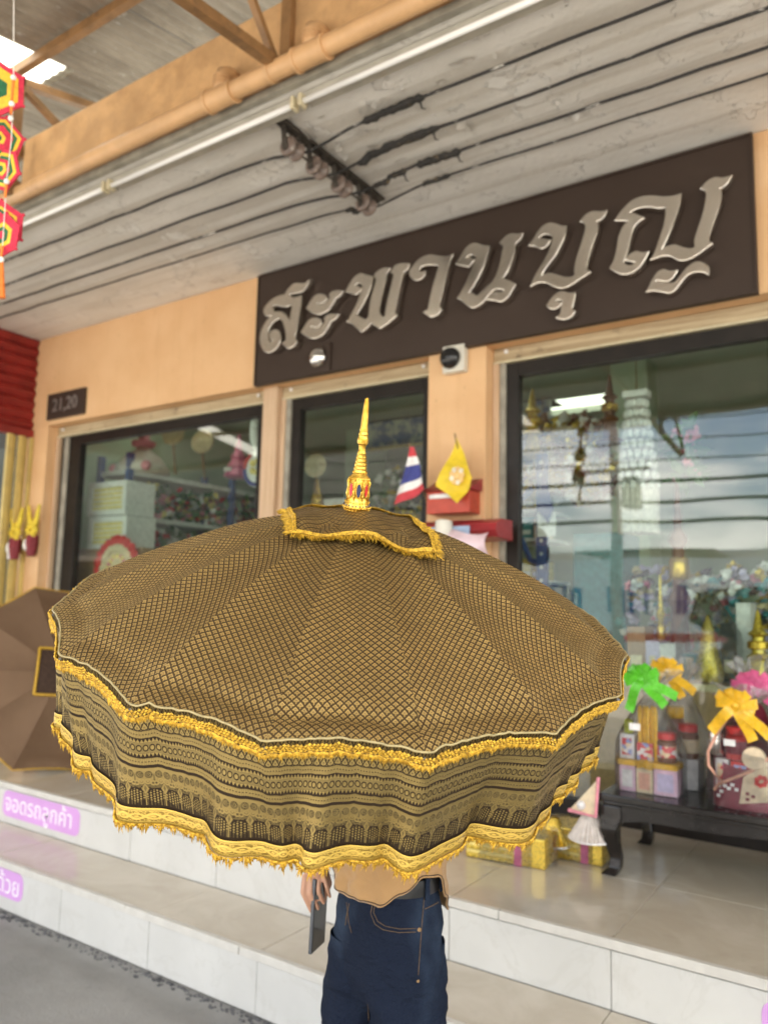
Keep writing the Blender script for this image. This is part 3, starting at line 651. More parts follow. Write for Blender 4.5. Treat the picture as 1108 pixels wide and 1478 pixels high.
LET = [
 [zp(ZA, [(440,80),(420,135),(380,178),(325,190),(285,195),(270,212),(300,228),(345,222),(375,212),(372,270),(352,380),(335,490),(318,572),(337,600),(312,635),(270,655),(235,635),(215,610),(245,592),(247,545),(240,490),(218,428),(190,402),(150,425),(112,470),(95,520),(93,560),(102,600),(125,608),(143,590),(120,585),(108,545),(125,515),(155,500),(188,515),(200,560),(187,620),(150,668),(105,690),(68,680),(40,640),(28,580),(40,510),(75,440),(128,378),(88,385),(65,365),(62,330),(85,290),(130,245),(190,215),(235,207),(245,185),(275,145),(315,112),(355,110),(405,110)]),
  zp(ZA, [(132,297),(160,292),(210,302),(258,303),(285,290),(300,300),(278,430),(250,385),(215,355),(175,350),(150,352),(135,330)])],
 [zp(ZA, [(725,175),(700,215),(665,235),(640,280),(600,335),(555,360),(510,368),(460,350),(420,318),(435,290),(460,250),(490,215),(530,200),(575,210),(590,230),(575,262),(545,275),(510,272),(487,262),(505,285),(550,290),(590,270),(615,235),(612,205),(635,180),(670,172)])],
 [zp(ZA, [(690,372),(660,410),(625,430),(600,480),(560,535),(510,565),(465,570),(415,550),(375,522),(395,490),(420,445),(455,410),(500,402),(540,415),(545,440),(525,470),(495,478),(440,465),(465,490),(510,492),(550,470),(575,435),(568,405),(590,380),(625,370)])],
 [zp(ZA, [(748,175),(780,120),(820,60),(870,28),(920,40),(975,55),(960,130),(930,210),(880,310),(838,378),(885,402),(918,418),(942,385),(948,330),(962,240),(990,140),(1008,75),(988,45),(1010,15)]) + zp(ZB, [(10,355),(65,352),(50,380),(35,400),(30,440),(10,520),(-10,610)]) + zp(ZA, [(1030,340),(1040,372),(1062,394),(1082,386)]) + zp(ZB, [(30,690),(50,590),(80,470),(95,400),(75,382),(100,335),(145,318),(215,318),(195,362),(165,385),(150,450),(125,560),(100,690),(118,712),(60,760),(0,803)]) + zp(ZA, [(1035,484),(1000,465),(962,440),(935,475),(880,518),(840,480),(800,445),(760,430),(790,380),(830,310),(870,220),(892,140),(885,118),(850,106),(815,128),(850,138),(878,147),(868,175),(835,202),(795,190)])],
 [zp(ZB, [(540,250),(520,300),(500,370),(470,500),(435,640),(455,665),(430,700),(380,722),(345,705),(318,688),(355,665),(365,610),(390,500),(420,400),(440,330),(400,325),(340,328),(300,340),(283,370),(300,385),(335,375),(330,400),(305,430),(265,442),(230,425),(215,395),(225,360),(260,310),(310,270),(370,252),(440,262),(500,265)])],
 [zp(ZB, [(820,188),(800,260),(770,350),(720,450),(670,530),(655,545),(690,545),(720,565),(750,550),(800,500),(850,450),(880,390),(905,310),(920,230),(930,185),(900,160),(940,115),(985,92),(1030,95),(1075,88),(1055,130),(1015,165),(1010,220),(990,290),(960,370),(920,432),(970,450),(1020,475),(990,520),(960,570),(910,605),(860,595),(805,590),(830,555),(870,535),(915,538),(942,518),(900,510),(860,512),(820,548),(790,590),(750,628),(690,652),(640,620),(610,595),(577,580),(610,530),(660,430),(700,340),(718,285),(722,262),(685,245),(640,272),(690,280),(706,287),(665,340),(610,330),(568,320),(600,270),(640,205),(680,172),(720,165),(770,180)])],
 [zp(ZCc, [(490,340),(475,440),(430,540),(380,640),(320,720),(260,800),(225,870),(270,855),(330,845),(400,865),(470,885),(540,885),(585,860),(580,800),(600,690),(640,570),(680,440),(700,350),(680,305),(640,290),(700,220),(770,185),(850,188),(920,175),(895,230),(850,275),(800,285),(825,320),(815,400),(780,500),(740,620),(715,720),(705,795),(745,830),(700,860),(620,910),(530,970),(440,998),(350,975),(290,945),(220,935),(160,950),(115,978),(150,890),(210,790),(270,690),(320,580),(345,500),(352,455),(335,440),(270,420),(205,450),(190,470),(250,480),(320,488),(290,540),(230,575),(160,550),(95,545),(150,470),(200,390),(260,330),(330,308),(400,325),(440,340)])],
 [zp(ZCc, [(585,1050),(570,1130),(545,1230),(580,1250),(550,1295),(490,1328),(430,1330),(385,1315),(425,1280),(445,1190),(457,1150),(448,1128),(400,1122),(372,1137),(400,1152),(440,1154),(430,1178),(400,1205),(355,1222),(310,1210),(285,1185),(330,1120),(390,1060),(450,1040),(520,1055)])],
 [zp(ZD, [(92,430),(150,350),(220,280),(300,245),(390,235),(480,243),(560,235),(620,218),(605,310),(570,410),(530,520),(490,610),(460,665),(510,640),(570,628),(640,650),(700,658),(735,640),(730,590),(750,520),(790,400),(815,300),(825,220),(810,190),(775,175),(830,120),(890,88),(950,92),(1022,75),(990,130),(950,165),(920,172),(940,205),(930,290),(900,380),(865,480),(842,560),(840,600),(868,615),(800,665),(730,715),(660,745),(600,745),(540,715),(480,712),(430,725),(380,743),(410,690),(450,580),(485,470),(500,380),(498,325),(440,330),(360,320),(280,330),(225,355),(200,372),(250,380),(325,412),(280,440),(245,480),(220,550),(200,640),(178,720),(160,770),(195,793),(240,785),(262,763),(225,757),(178,746),(212,705),(260,680),(310,690),(360,683),(330,740),(290,800),(230,845),(160,860),(100,840),(52,810),(85,750),(110,650),(125,560),(160,480),(205,435),(150,430)])],
 [zp(ZD, [(345,1000),(385,920),(430,850),(480,825),(530,838),(588,832),(560,880),(520,912),(470,912),(425,905),(410,925),(450,925),(520,935),(570,930),(620,870),(680,800),(740,765),(800,775),(840,810),(840,860),(800,842),(740,840),(680,860),(630,910),(580,975),(530,1008),(470,1000),(400,990)])],
]
for loops in LET:
    L3 = []
    for lp in loops:
        q = [onY(x, y, YL) for x, y in lp]; L3.append(smooth_poly([(p.x, p.z) for p in q], 4, 50))
    vs, fs = flat_shape(L3, .022, .004)
    m = MB(); m.add([(p.x, YL+.028+p.z, p.y) for p in vs], fs); o = m.build('letter', 'letter_steel', sg, auto=35)
# number plate
pl, pr = onY(68, 590, YW-.03), onY(121, 580, YW-.03)
ns = thing('number_plate', 'small dark plate with grey house numbers at the left pier', 'sign', ((pl.x+pr.x)/2, YW, 3.22))
m = MB(); m.box((pl.x, YW-.03, 3.232), (pr.x, YW-.002, 3.473)); m.build('plate', 'sign_brown', ns, bevel=.004)
vs, fs = text_shape('21,20', .17, .003); cx = (pl.x+pr.x)/2
pm('number_grey', (.30, .27, .25), .4, metal=.4)
m = MB(); m.add([(cx+p.x, YW-.034-p.z, 3.352+p.y) for p in vs], fs); m.build('numerals', 'number_grey', ns)
# bell and buzzer
pm('chrome', (.75, .74, .72), .12, metal=1, var=.05); pm('black_gloss', (.012, .012, .013), .15, var=.2); pm('box_white', (.66, .63, .55), .45, var=.08)
c = onY(460, 517, YW-.06); b = thing('alarm_bell', 'round chrome bell on a dark square plate low on the sign', 'bell', (c.x, YW-.05, c.z))
m = MB(); m.box((c.x-.085, YW-.058, c.z-.10), (c.x+.095, YW-.041, c.z+.10)); m.build('back_plate', 'sign_brown', b, bevel=.003)
m = MB(); m.lathe([(.070, 0), (.072, .012), (.064, .034), (.042, .054), (.018, .063), (.004, .065)], (c.x, YW-.0585, c.z), (0, -1, 0), 24); m.build('gong', 'chrome', b, smooth=True)
c = onY(652, 518, YW-.05); b = thing('dome_sensor', 'black round dome camera on a white box at the top of the pier', 'camera', (c.x, YW-.03, c.z))
m = MB(); m.box((c.x-.065, YW-.055, c.z-.085), (c.x+.085, YW+.001, c.z+.085)); m.build('housing', 'box_white', b, bevel=.006)
m = MB(); m.lathe([(.066, 0), (.068, .012), (.060, .034), (.036, .056), (.004, .062)], (c.x-.005, YW-.0555, c.z+.002), (0, -1, 0), 24); m.build('dome', 'black_gloss', b, smooth=True)
# flags on the pier
pm('flag_red', (.55, .045, .06), .7, var=.12, scale=30); pm('flag_white', (.78, .76, .74), .7, var=.06, scale=30); pm('flag_blue', (.045, .055, .24), .7, var=.12, scale=30)
pm('flag_yellow', (.78, .56, .035), .65, var=.12, scale=20); pm('stick', (.20, .12, .05), .6); pm('emblem', (.85, .55, .22), .6); pm('emblem_pale', (.88, .78, .60), .6)
f = thing('thai_flag', 'small red, white and blue striped flag in front of the door', 'flag', (-2.45, 3.95, 2.1))
# a flag drooping from a raked stick: hoist at the upper left to lower right
h0, h1 = onY(592, 645, 3.95), onY(607, 742, 3.97)
P00, P01 = onY(596, 646, 3.95), onY(611, 712, 3.96); P10, P11 = onY(585, 651, 3.92), onY(572, 734, 3.93)
A, B, C_, D_ = onY(594, 644, 3.96), onY(613, 702, 3.96), onY(568, 722, 3.92), onY(572, 738, 3.93)
bands = [(0, 1/6, 'flag_red'), (1/6, 2/6, 'flag_white'), (2/6, 4/6, 'flag_blue'), (4/6, 5/6, 'flag_white'), (5/6, 1, 'flag_red')]
qa, qb, qc, qd = onY(591, 645, 3.95), onY(597, 645, 3.955), onY(569, 729, 3.92), onY(613, 706, 3.95)
def flagpt(u, v):     # u across, v down the stripes
    top = qa.lerp(qb, u); L_ = qa.lerp(qc, v); R_ = qb.lerp(qd, v**.85)
    p = L_.lerp(R_, u); p.y += .018*sin(u*7+v*3)*v + .01*sin(v*6); p.z -= .012*sin(u*pi)*v; return p
for a, b_, mt in bands:
    m = MB(); m.grid(lambda u, v: flagpt(u, a+(b_-a)*v), 10, 5); o = m.build('stripe', mt, f, smooth=True, fixn=False)
m = MB(); m.tube([onY(590, 640, 3.965), onY(619, 735, 4.06)], .006, 6); m.build('stick', 'stick', f)
f = thing('yellow_flag', 'yellow flag with a pale emblem hanging on the pier', 'flag', (-2.15, 4.0, 2.2))
T_, L_, R_, B_ = onY(658, 632, 3.98), onY(629, 702, 3.93), onY(683, 690, 3.95), onY(662, 727, 3.92)
def yfp(u, v): p = T_.lerp(R_, u)*(1-v)+L_.lerp(B_, u)*v; p.y += .02*sin(u*5+v*6); return p
m = MB(); m.grid(yfp, 14, 14); m.build('cloth', 'flag_yellow', f, smooth=True, fixn=False)
ec = yfp(.6, .42)
for i in range(9):
    a = i*2*pi/9; m = MB(); e = ec+Vector((cos(a)*.035, -.016, sin(a)*.04)); m.disc(e, (0, -1, 0), .016, .004, 8); m.build('emblem', 'emblem_pale' if i % 2 else 'emblem', f)
m = MB(); m.disc(ec+Vector((0, -.016, 0)), (0, -1, 0), .020, .005, 10); m.build('emblem', 'emblem', f)
m = MB(); m.tube([onY(656, 626, 3.985), onY(659, 640, 3.985), (T_.x+.05, 4.08, T_.z-.42)], .005, 6); m.build('stick', 'stick', f)
# letter box and tray
pm('post_red', (.50, .065, .035), .4, var=.15, scale=12, dirt=(.30, .035, .02), dscale=6); pm('tray_red', (.30, .025, .03), .35, var=.2, scale=8); pm('pink_paper', (.72, .55, .60), .6); pm('paper', (.75, .74, .72), .7); pm('news_blue', (.35, .45, .62), .6)
c0, c1 = onY(614, 742, 3.98), onY(676, 698, 3.98)
pb = thing('letter_box', 'red metal letter box on the pier under the yellow flag', 'letter box', (-2.24, YW, 2.15))
m = MB(); m.box((c0.x, 3.99, c0.z), (c1.x, YW+.001, c1.z-.03)); m.build('body', 'post_red', pb, bevel=.006)
m = MB(); m.prism([(c0.x-.015, 3.965, c1.z-.029), (c0.x-.015, YW+.001, c1.z-.029), (c0.x-.015, YW+.001, c1.z+.05)], (c1.x-c0.x+.03, 0, 0)); m.build('lid', 'tray_red', pb)
m = MB(); m.box((c0.x+.02, 3.984, c1.z-.075), (c1.x-.06, 3.9895, c1.z-.05)); m.build('label_strip', 'paper', pb)
t0, t1 = onY(596, 768, 3.93), onY(718, 762, 3.93)
tr_ = thing('wall_tray', 'dark red newspaper tray below the letter box', 'tray', (-2.2, YW, 2.0))
m = MB(); prof = [(YW+.001, 2.12), (4.0, 2.12), (3.92, 2.09), (3.90, 2.05), (3.93, 2.01), (YW+.001, 2.0)]
m.prism([(t0.x, y, z-.02) for y, z in prof], (t1.x-t0.x, 0, 0)); m.build('trough', 'tray_red', tr_, bevel=.004)
cc = onY(640, 765, 3.88); nw = thing('rolled_papers', 'cream paper roll and folded newspapers lying in the red tray', 'papers', (cc.x, 3.9, cc.z))
m = MB(); m.lathe([(.045, -.05), (.05, -.045), (.05, .045), (.045, .05)], (cc.x+.01, 3.86, cc.z), (0, .15, 1), 18); m.build('roll', 'box_white', nw, auto=40)
m = MB(); m.box((cc.x-.12, 3.885, cc.z-.06), (cc.x+.16, 3.897, cc.z+.02)); m.build('newspaper', 'news_blue', nw)
c2 = onY(668, 775, 3.86); m = MB(); m.grid(lambda u, v: Vector((c2.x-.14+.3*u, 3.85-.05*sin(v*pi)+.02*sin(u*9), c2.z+.03-.13*v+.02*sin(u*5+1))), 12, 8); m.build('pink_cloth', 'pink_paper', nw, smooth=True, fixn=False)

# ------------------------------------------------------------------ stickers on the risers
pm('sticker_pink', (.62, .33, .68), .45, var=.05, scale=6); pm('sticker_white', (.85, .84, .86), .5, var=.02)
def pill(x0, x1, z0, z1, Y, r=.045):
    pts = []
    for cx, cz, a0 in ((x1-r, z1-r, 0), (x0+r, z1-r, 90), (x0+r, z0+r, 180), (x1-r, z0+r, 270)):
        pts += [(cx+r*cos(radians(a0+15*k)), cz+r*sin(radians(a0+15*k))) for k in range(7)]
    return pts
def sticker(label, x0, x1, z0, z1, Y, text=None, size=.1, tx=0, tz=0):
    t = thing('riser_sticker', label, 'sticker', ((x0+x1)/2, Y, z0))
    m = MB(); m.prism([(x, Y-.0012, z) for x, z in pill(x0, x1, z0, z1, Y)], (0, .0022, 0)); m.build('backing', 'sticker_pink', t)
    if text:
        vs, fs = text_shape(text, size, .0004); m = MB(); m.add([((x0+x1)/2+tx+p.x, Y-.0018-p.z, (z0+z1)/2+tz+p.y) for p in vs], fs); m.build('lettering', 'sticker_white', t)
sticker('pink sticker with white Thai lettering on the upper riser at left', -4.65, -3.89, .272, .422, Y1-.002, 'จอดรถลูกค้า', .135, -.02, .0)
sticker('pink sticker ending in white Thai lettering on the lower riser at left', -4.75, -3.77, .062, .196, Y0-.002, 'ด้วย', .125, .36, -.008)
sticker('pink sticker just entering at the lower right on the upper riser', -.432, .2, .29, .405, Y1-.002)

# ------------------------------------------------------------------ yarn hangings at the left edge
pm('yarn_red', (.62, .03, .07), .8, var=.2, scale=80, bump=.002, bscale=300); pm('yarn_yellow', (.85, .52, .05), .8, var=.15, scale=80, bump=.002, bscale=300)
pm('yarn_green', (.02, .14, .06), .8, var=.2, scale=80, bump=.002, bscale=300); pm('yarn_orange', (.85, .22, .04), .8, var=.15, scale=80); pm('bead_white', (.85, .83, .80), .3)
hang = thing('yarn_hanging', 'string of red, yellow and green yarn hexagons with beads at the left edge', 'hanging ornament', onD(6, 200, 2.7))
DD = 2.7; e1 = RT.copy(); e2 = UP.copy()
def hexa(px_, py_, rad, rot, cols, tilt):
    c = onD(px_, py_, DD+random.uniform(-.03, .03)); a = (RT*cos(tilt)+FW*sin(tilt)); b = UP
    R0 = rad/FPX*DD; r1 = R0; k = len(cols)
    for i, cn in enumerate(cols):
        r0 = r1; r1 = R0*(1-(i+1)/k) if i < k-1 else 0.0; th = .003+.0012*i
        nrm = a.cross(b).normalized()
        def pt(r, q, s_): return c+(a*cos(rot+q*pi/3)+b*sin(rot+q*pi/3))*r + nrm*s_
        vs = []; 
        for q in range(6): vs += [pt(r0-.0006, q, th), pt(r1, q, th+.001), pt(r0-.0006, q, -th), pt(r1, q, -th-.001)]
        fs = []
        for q in range(6):
            A_, B2 = q*4, ((q+1) % 6)*4; fs += [(A_, B2, B2+1, A_+1), (A_+2, A_+3, B2+3, B2+2), (A_, A_+2, B2+2, B2)]
        m = MB(); m.add(vs, fs); m.build('yarn_band', cn, hang)
    for q in range(6):
        m = MB(); m.ball(c+(a*cos(rot+q*pi/3)+b*sin(rot+q*pi/3))*R0, .006, 6, 4); m.build('bobble', cols[0], hang)
random.seed(5)
hexa(-4, 128, 42, .5, ['yarn_red', 'yarn_yellow', 'yarn_yellow', 'yarn_green', 'yarn_green'], .2)
hexa(-2, 200, 36, .2, ['yarn_red', 'yarn_yellow', 'yarn_green', 'yarn_red', 'yarn_red', 'yarn_yellow', 'yarn_green'], .5)
hexa(4, 245, 33, .75, ['yarn_red', 'yarn_yellow', 'yarn_green', 'yarn_red', 'yarn_yellow', 'yarn_green'], -.3)
hexa(0, 325, 37, .45, ['yarn_red', 'yarn_red', 'yarn_yellow', 'yarn_green', 'yarn_red', 'yarn_red', 'yarn_yellow', 'yarn_green'], .1)
hexa(5, 340, 33, .3, ['yarn_red', 'yarn_red', 'yarn_yellow', 'yarn_green', 'yarn_red'], -.35)
m = MB(); m.tube([onD(21, -260, DD), onD(20, 110, DD), onD(17, 200, DD), onD(10, 262, DD), onD(3, 372, DD)], .0016, 5); m.build('cord', 'bead_white', hang)
for a, b in ((116, 148), (148, 165), (262, 285), (355, 372)):
    m = MB(); m.tube([onD(20-(a-110)*.068, a, DD-.012), onD(20-(b-110)*.068, b, DD-.012)], [.006, .004], 6); m.build('tassel', 'yarn_orange', hang)
for y in (112, 150, 171, 262, 375): m = MB(); m.ball(onD(20-(y-110)*.066, y, DD-.014), .010, 8, 6); m.build('bead', 'bead_white', hang)
m = MB(); m.tube([onD(3, 375, DD-.01), onD(1.5, 400, DD-.01), onD(1, 430, DD-.01)], [.006, .012, .017], 8); m.build('tassel', 'yarn_orange', hang)

# ------------------------------------------------------------------ brocade cloth materials
GOLD, BRN = (.54, .375, .140), (.024, .012, .008)
def lattice(n, a, b, th=.66):
    """diamond cells: returns (gold motif mask, dark line mask); each cell shines a little differently"""
    ca, cb = (a.fract()-.5)*2, (b.fract()-.5)*2; fa, fb = ca.abs(), cb.abs()
    line = n.step(fa.max(fb), th-.05, th+.09)
    x_, y_ = (ca+cb)*.5, (ca-cb)*.5          # across, down the cell
    arch_r = (x_*x_+(y_+.02)*(y_+.02)*1.2).sqrt()
    arch = (1.0-n.step((arch_r-.185).abs(), .045, .10))*(1.0-n.step(y_, .05, .14))
    foot = n.step(x_.abs(), .07, .15)*n.step(y_, .16, .26)
    flame = (1.0-line)*(1.0-arch*.8)*(1.0-foot*.85)
    wn_ = n.new('ShaderNodeTexWhiteNoise', noise_dimensions='2D'); n.put(wn_.inputs['Vector'], n.comb(a.floor(), b.floor(), 0.0))
    glint = E(n, wn_.outputs['Value'])*.40+.72  # sparkle painted in as random gold strength per cell
    return flame*glint, line
def cloth_finish(n, mask, gold=GOLD, brn=BRN, rough_g=.33, line=None, mid=None, bumpd=.0008, uv=None):
    v = n.coord()
    thread = n.noise(n.scale(uv, (500, 2200, 1)), 1, 1) if uv is not None else n.noise(v, 600, 1)
    g = n.mix(n.step(n.noise(v, 13, 3), .3, .7), tuple(x*.85 for x in gold), gold)
    base = brn if line is None else n.mix(line, mid, brn)
    c = n.mix(thread*.10, n.mix(mask.min(1.0), base, g), tuple(x*.5 for x in gold))
    n.set(color=c, rough=.56-mask.min(1.0)*(.56-rough_g), metal=mask.min(1.0)*.9, spec=.12, normal=n.bump(mask*1.0+thread*.5, bumpd, .5))
    tg = n.new('ShaderNodeTangent', direction_type='UV_MAP'); n.b.inputs['Anisotropic'].default_value = .85; n.t.links.new(tg.outputs[0], n.b.inputs['Tangent'])
    return n.m
n = N('brocade_canopy'); uv = n.coord('UV'); u, v, _ = n.sep(uv); CS = .0129
mk_, ln_ = lattice(n, (u+v)/CS, (u-v)/CS, .70); M['brocade_canopy'] = cloth_finish(n, mk_, line=ln_, mid=(.060, .032, .011), brn=(.036, .018, .008), gold=(.60, .415, .160), uv=uv)
n = N('brocade_back'); uv = n.coord('UV'); u, v, _ = n.sep(uv)
mk_, ln_ = lattice(n, (u+v)/CS, (u-v)/CS, .76); M['brocade_back'] = cloth_finish(n, mk_*.6, line=ln_, mid=(.165, .098, .060), gold=(.25, .165, .10), brn=(.11, .062, .038), uv=uv)
n = N('brocade_cap'); uv = n.coord('UV'); u, v, _ = n.sep(uv)
mk_, ln_ = lattice(n, (u+v*.9)/.0125, (u-v*.9)/.0125, .76); M['brocade_cap'] = cloth_finish(n, mk_, line=ln_, mid=(.11, .06, .022), brn=(.035, .018, .010), uv=uv)
# the skirt: u along the hem in metres, v = 0 at the rim .. 1 at the hem
n = N('brocade_skirt'); uv = n.coord('UV'); u, v, _ = n.sep(uv); P_ = .0228
def band(a, b, e=.004): return n.step(v, a-e, a+e)*(1.0-n.step(v, b-e, b+e))
lat = lattice(n, u/.0098+v*10.5, u/.0098-v*10.5, .80)[0]*1.25*band(-.1, .205)
fine = n.step((u/.0022).fract(), .25, .45)*.35+.65
g1 = band(.215, .272)*(1.0-band(.240, .247)*n.step((u/.004).fract(), .4, .5))*fine
g2 = band(.445, .500)*(1.0-band(.470, .477)*n.step((u/.004).fract(), .4, .5))*fine
tooth = ((u/.0050).fract()-.5).abs()*2
th1 = band(.280, .312)*n.step(v-.280, tooth*.030-.003, tooth*.030+.003)
th2 = band(.402, .436)*(1.0-n.step(v-.402, tooth*.030-.003, tooth*.030+.003))
cu_ = ((u/.0085).fract()-.5)*.0085/.205; rr_ = (cu_*cu_+(v-.357)*(v-.357)*.42).sqrt()
circ = band(.312, .402)*(1.0-n.step((rr_-.0145).abs(), .002, .0048))
circ = band(.312, .402)*(.62+.38*(1.0-n.step(rr_, .009, .014)))*(n.step((rr_-.0155).abs(), .0018, .0048))
# spiral pairs, second curls, heart drops and falling dashes, mirrored about each motif axis
pu = ((u/P_).fract()-.5).abs()*P_/.205; pv = v-.585
def ring(cx, cy, r0, wd): 
    d = ((pu-cx)*(pu-cx)+(v-cy)*(v-cy)*.55).sqrt(); return (1.0-n.step((d-r0).abs(), wd*.5, wd)), d
s1, d1 = ring(.026, .583, .0175, .0075); s1b, _d = ring(.024, .583, .006, .0055)
s2, d2 = ring(.018, .640, .0150, .007); s2b, _d = ring(.018, .640, .004, .005)
s3, d3 = ring(.046, .655, .0120, .007)
field = band(.532, .700)*n.step(n.voro(n.comb(u*1, v*.205, 0), 330), .28, .42)*.32
top_ = band(.527, .550)*.9
heart = n.step(.022-pu-(v-.705).abs()*.42, -.002, .003)*band(.655, .765)
hh = 1.0-n.step(.009-pu-(v-.70).abs()*.30, -.002, .003)*.6
stem = n.step(.0035-pu, -.001, .001)*band(.755, .850)
du = ((u/.0038).fract()-.5).abs()*2; dv = ((v/.0215+(u/.0038).floor()*.5).fract()-.5).abs()*2
zig = ((u/P_).fract()-.5).abs()*2
dash = n.step(1.0-(du*du*1.5+dv*dv).sqrt(), .15, .3)*n.step(v, .700+.04*(1.0-zig), .712+.04*(1.0-zig))*(1.0-n.step(v, .775+.045*zig, .80+.045*zig))*.95
rain = n.step(1.0-du, .55, .75)*band(.79, .85)*.35*n.step(n.noise(n.comb(u*150, 0, 0), 1, 1), .4, .6)
upper = band(.527, .640)*.85*(1.0-(s1.max(s1b))*.9)*(1.0-n.step(pu, .047, .056)*n.step(v, .56, .60)*.8)
motif = (s2.max(s2b).max(s3))*band(.615, .705)
ms = lat.max(g1).max(g2).max(th1).max(th2).max(circ).max(motif).max(upper).max(field).max(top_).max(heart*hh).max(stem).max(dash).max(rain).min(1.0)
M['brocade_skirt'] = cloth_finish(n, ms, gold=(.40, .295, .115), brn=(.015, .0085, .007), uv=n.comb(u, v*.205, 0))
# woven gold ribbon at the hem
n = N('gold_ribbon'); uv = n.coord('UV'); u, v, _ = n.sep(uv)
wv = (u*170.0).sin()*.16+.5
vine = (1.0-n.step((v-wv).abs(), .05, .10))
cx_ = ((u*170.0/pi).fract()-.5); rg = ((cx_*cx_*.12)+(v-.5)*(v-.5)).sqrt()
curl = (1.0-n.step((rg-.15).abs(), .025, .055)).max(1.0-n.step(rg, .04, .07)).max((1.0-n.step((n.voro(n.comb(u, v*.035, 0), 170)-.45).abs(), .05, .16))*.7)
inside = n.step(v, .16, .20)*(1.0-n.step(v, .80, .84)); rails = (1.0-n.step((v-.12).abs(), .02, .04)).max(1.0-n.step((v-.88).abs(), .02, .04))
mk = (vine.max(curl)*inside).max(1.0-inside)*(1.0-rails*.6)
vv = n.coord()
n.set(color=n.mix(mk, (.26, .165, .026), (.68, .455, .095)), rough=.38, metal=.35, normal=n.bump(mk+n.noise(n.scale(uv, (900, 60, 1)), 1, 1)*.4, .0009, .6)); M['gold_ribbon'] = n.m
n = N('gold_fringe'); v = n.coord()
n.set(color=n.mix(n.step(n.noise(v, 170, 3), .3, .7), (.30, .155, .008), (.76, .46, .045)), rough=.42, metal=.35, normal=n.bump(n.noise(v, 900, 2), .0012, .8)); M['gold_fringe'] = n.m
n = N('gold_paint'); v = n.coord()
n.set(color=n.mix(n.step(n.noise(v, 90, 3), .3, .7), (.52, .285, .03), (.86, .56, .11)), rough=.27, metal=.8, normal=n.bump(n.noise(v, 260, 2), .0012, .5)); M['gold_paint'] = n.m
pm('piping_cloth', (.36, .285, .135), .5, var=.2, scale=80); pm('cap_dark', (.055, .032, .022), .7, spec=.15, var=.35, scale=60); pm('inlay_red', (.55, .02, .03), .15, var=.1); pm('inlay_blue', (.02, .03, .08), .12, var=.1)
pm('umbrella_wood', (.30, .16, .07), .45, var=.2, scale=12); pm('rib_steel', (.25, .24, .23), .4, metal=.8)

class Umb:
    """canopy geometry round an axis; all points in world metres"""
    def __init__(s, C, n, fa, R, h, ph, NR=16):
        s.C, s.n, s.R, s.h, s.ph, s.NR = C, n.normalized(), R, h, ph, NR
        s.a = (fa - s.n*s.n.dot(fa)).normalized(); s.b = s.n.cross(s.a)
    def dirv(s, th): return s.a*cos(th)+s.b*sin(th)
    def rim(s, th):       # radius of the edge, pulled in between the rib tips
        k = ((th-s.ph)*s.NR/(2*pi)) % 1; f = 4*k*(1-k)
        return s.R*(1-(1-cos(pi/s.NR))*f) - .008*f**1.3*(s.R/.577)
    def pt(s, th, t, off=0.0):   # t 0 apex .. 1 edge
        r = s.rim(th)*t; k = ((th-s.ph)*s.NR/(2*pi)) % 1; f = 4*k*(1-k)
        z = s.h*(1-t**1.72) - .017*f*sin(pi*t)*t
        z += .009*f*t**8            # edge lifts between tips
        if t > .7:
            q = (t-.7)/.3
            z += q*(.0045*nz(th*26+5, t*20) + .003*nz(th*60, t*45, 2)); z += -.006*math.exp(-((t-.93)/.022)**2)*(1+.8*nz(th*14, 3))
        return s.C + s.dirv(th)*r + s.n*(z+off)
UM = Umb(O+FWH*1.65+RH*-.074+ZU*-.0204, Vector((.2382, -.2161, .9469)), -FWH, .577, .2072, .2718)
um = thing('ceremonial_umbrella', 'large brown and gold brocade ceremonial umbrella with gold fringe and spire', 'umbrella', UM.C-UM.n*.55)
SEG = 12
for k in range(16):
    t0 = UM.ph+2*pi*k/16; m = MB()
    m.grid(lambda a, b: UM.pt(t0+2*pi/16*(a*.9996+.0002), .03+.97*b), SEG, 46, uvfn=lambda a, b: ((a-.5)*.226*(.03+.97*b)+k*.31, (.03+.97*b)*.62))
    p = m.build('canopy_panel', 'brocade_canopy', um, smooth=True, fixn=False)
    m = MB(); m.tube([UM.pt(t0, t/14, -.012) for t in range(1, 15)], .0035, 5); m.build('rib', 'rib_steel', um)
NT = 16*SEG*2
m = MB(); m.tube([UM.pt(2*pi*i/NT, 1.0)+UM.dirv(2*pi*i/NT)*.001 for i in range(NT+1)], .0019, 5, cap=False); m.build('edge_piping', 'piping_cloth', um, smooth=True)
SL = .205
FOLD = [(random.uniform(0, 6.28), random.uniform(.7, 1.25)) for _ in range(40)]
def skirt(th, v, off=0.0):
    rad = UM.dirv(th); top = UM.pt(th, 1.0); top = top.lerp(UM.C+rad*(UM.R*.975), min(1, max(0, v)*1.15)*.85)
    k = ((th-UM.ph)*16/(2*pi)); f = k % 1
    wave = cos(2*pi*f)*.006 + .016*sin(th*16+1.9*sin(th*3)+.6) + .012*nz(th*5.5, 2.2, v*.6) + .007*sin(th*41+2*sin(th*5))
    d = (-UM.n*.80 - ZU*.20).normalized()
    inw = .03 + .20*max(0, rad.dot(RH)) + .15*max(0, -rad.dot(FWH))
    p = top + d*(SL*v) - rad*(SL*v*inw) + rad*(wave*(max(v, 0)**.8)*.85 + off)
    side = rad.cross(UM.n)
    p += side*(.010*sin(th*23+1)*v)
    p += UM.n*(.005*cos(2*pi*f)*-1*v*.8 - .006*(1-cos(2*pi*f))*.0)
    return p
def hemlen(th): return th*.565
NS = 640
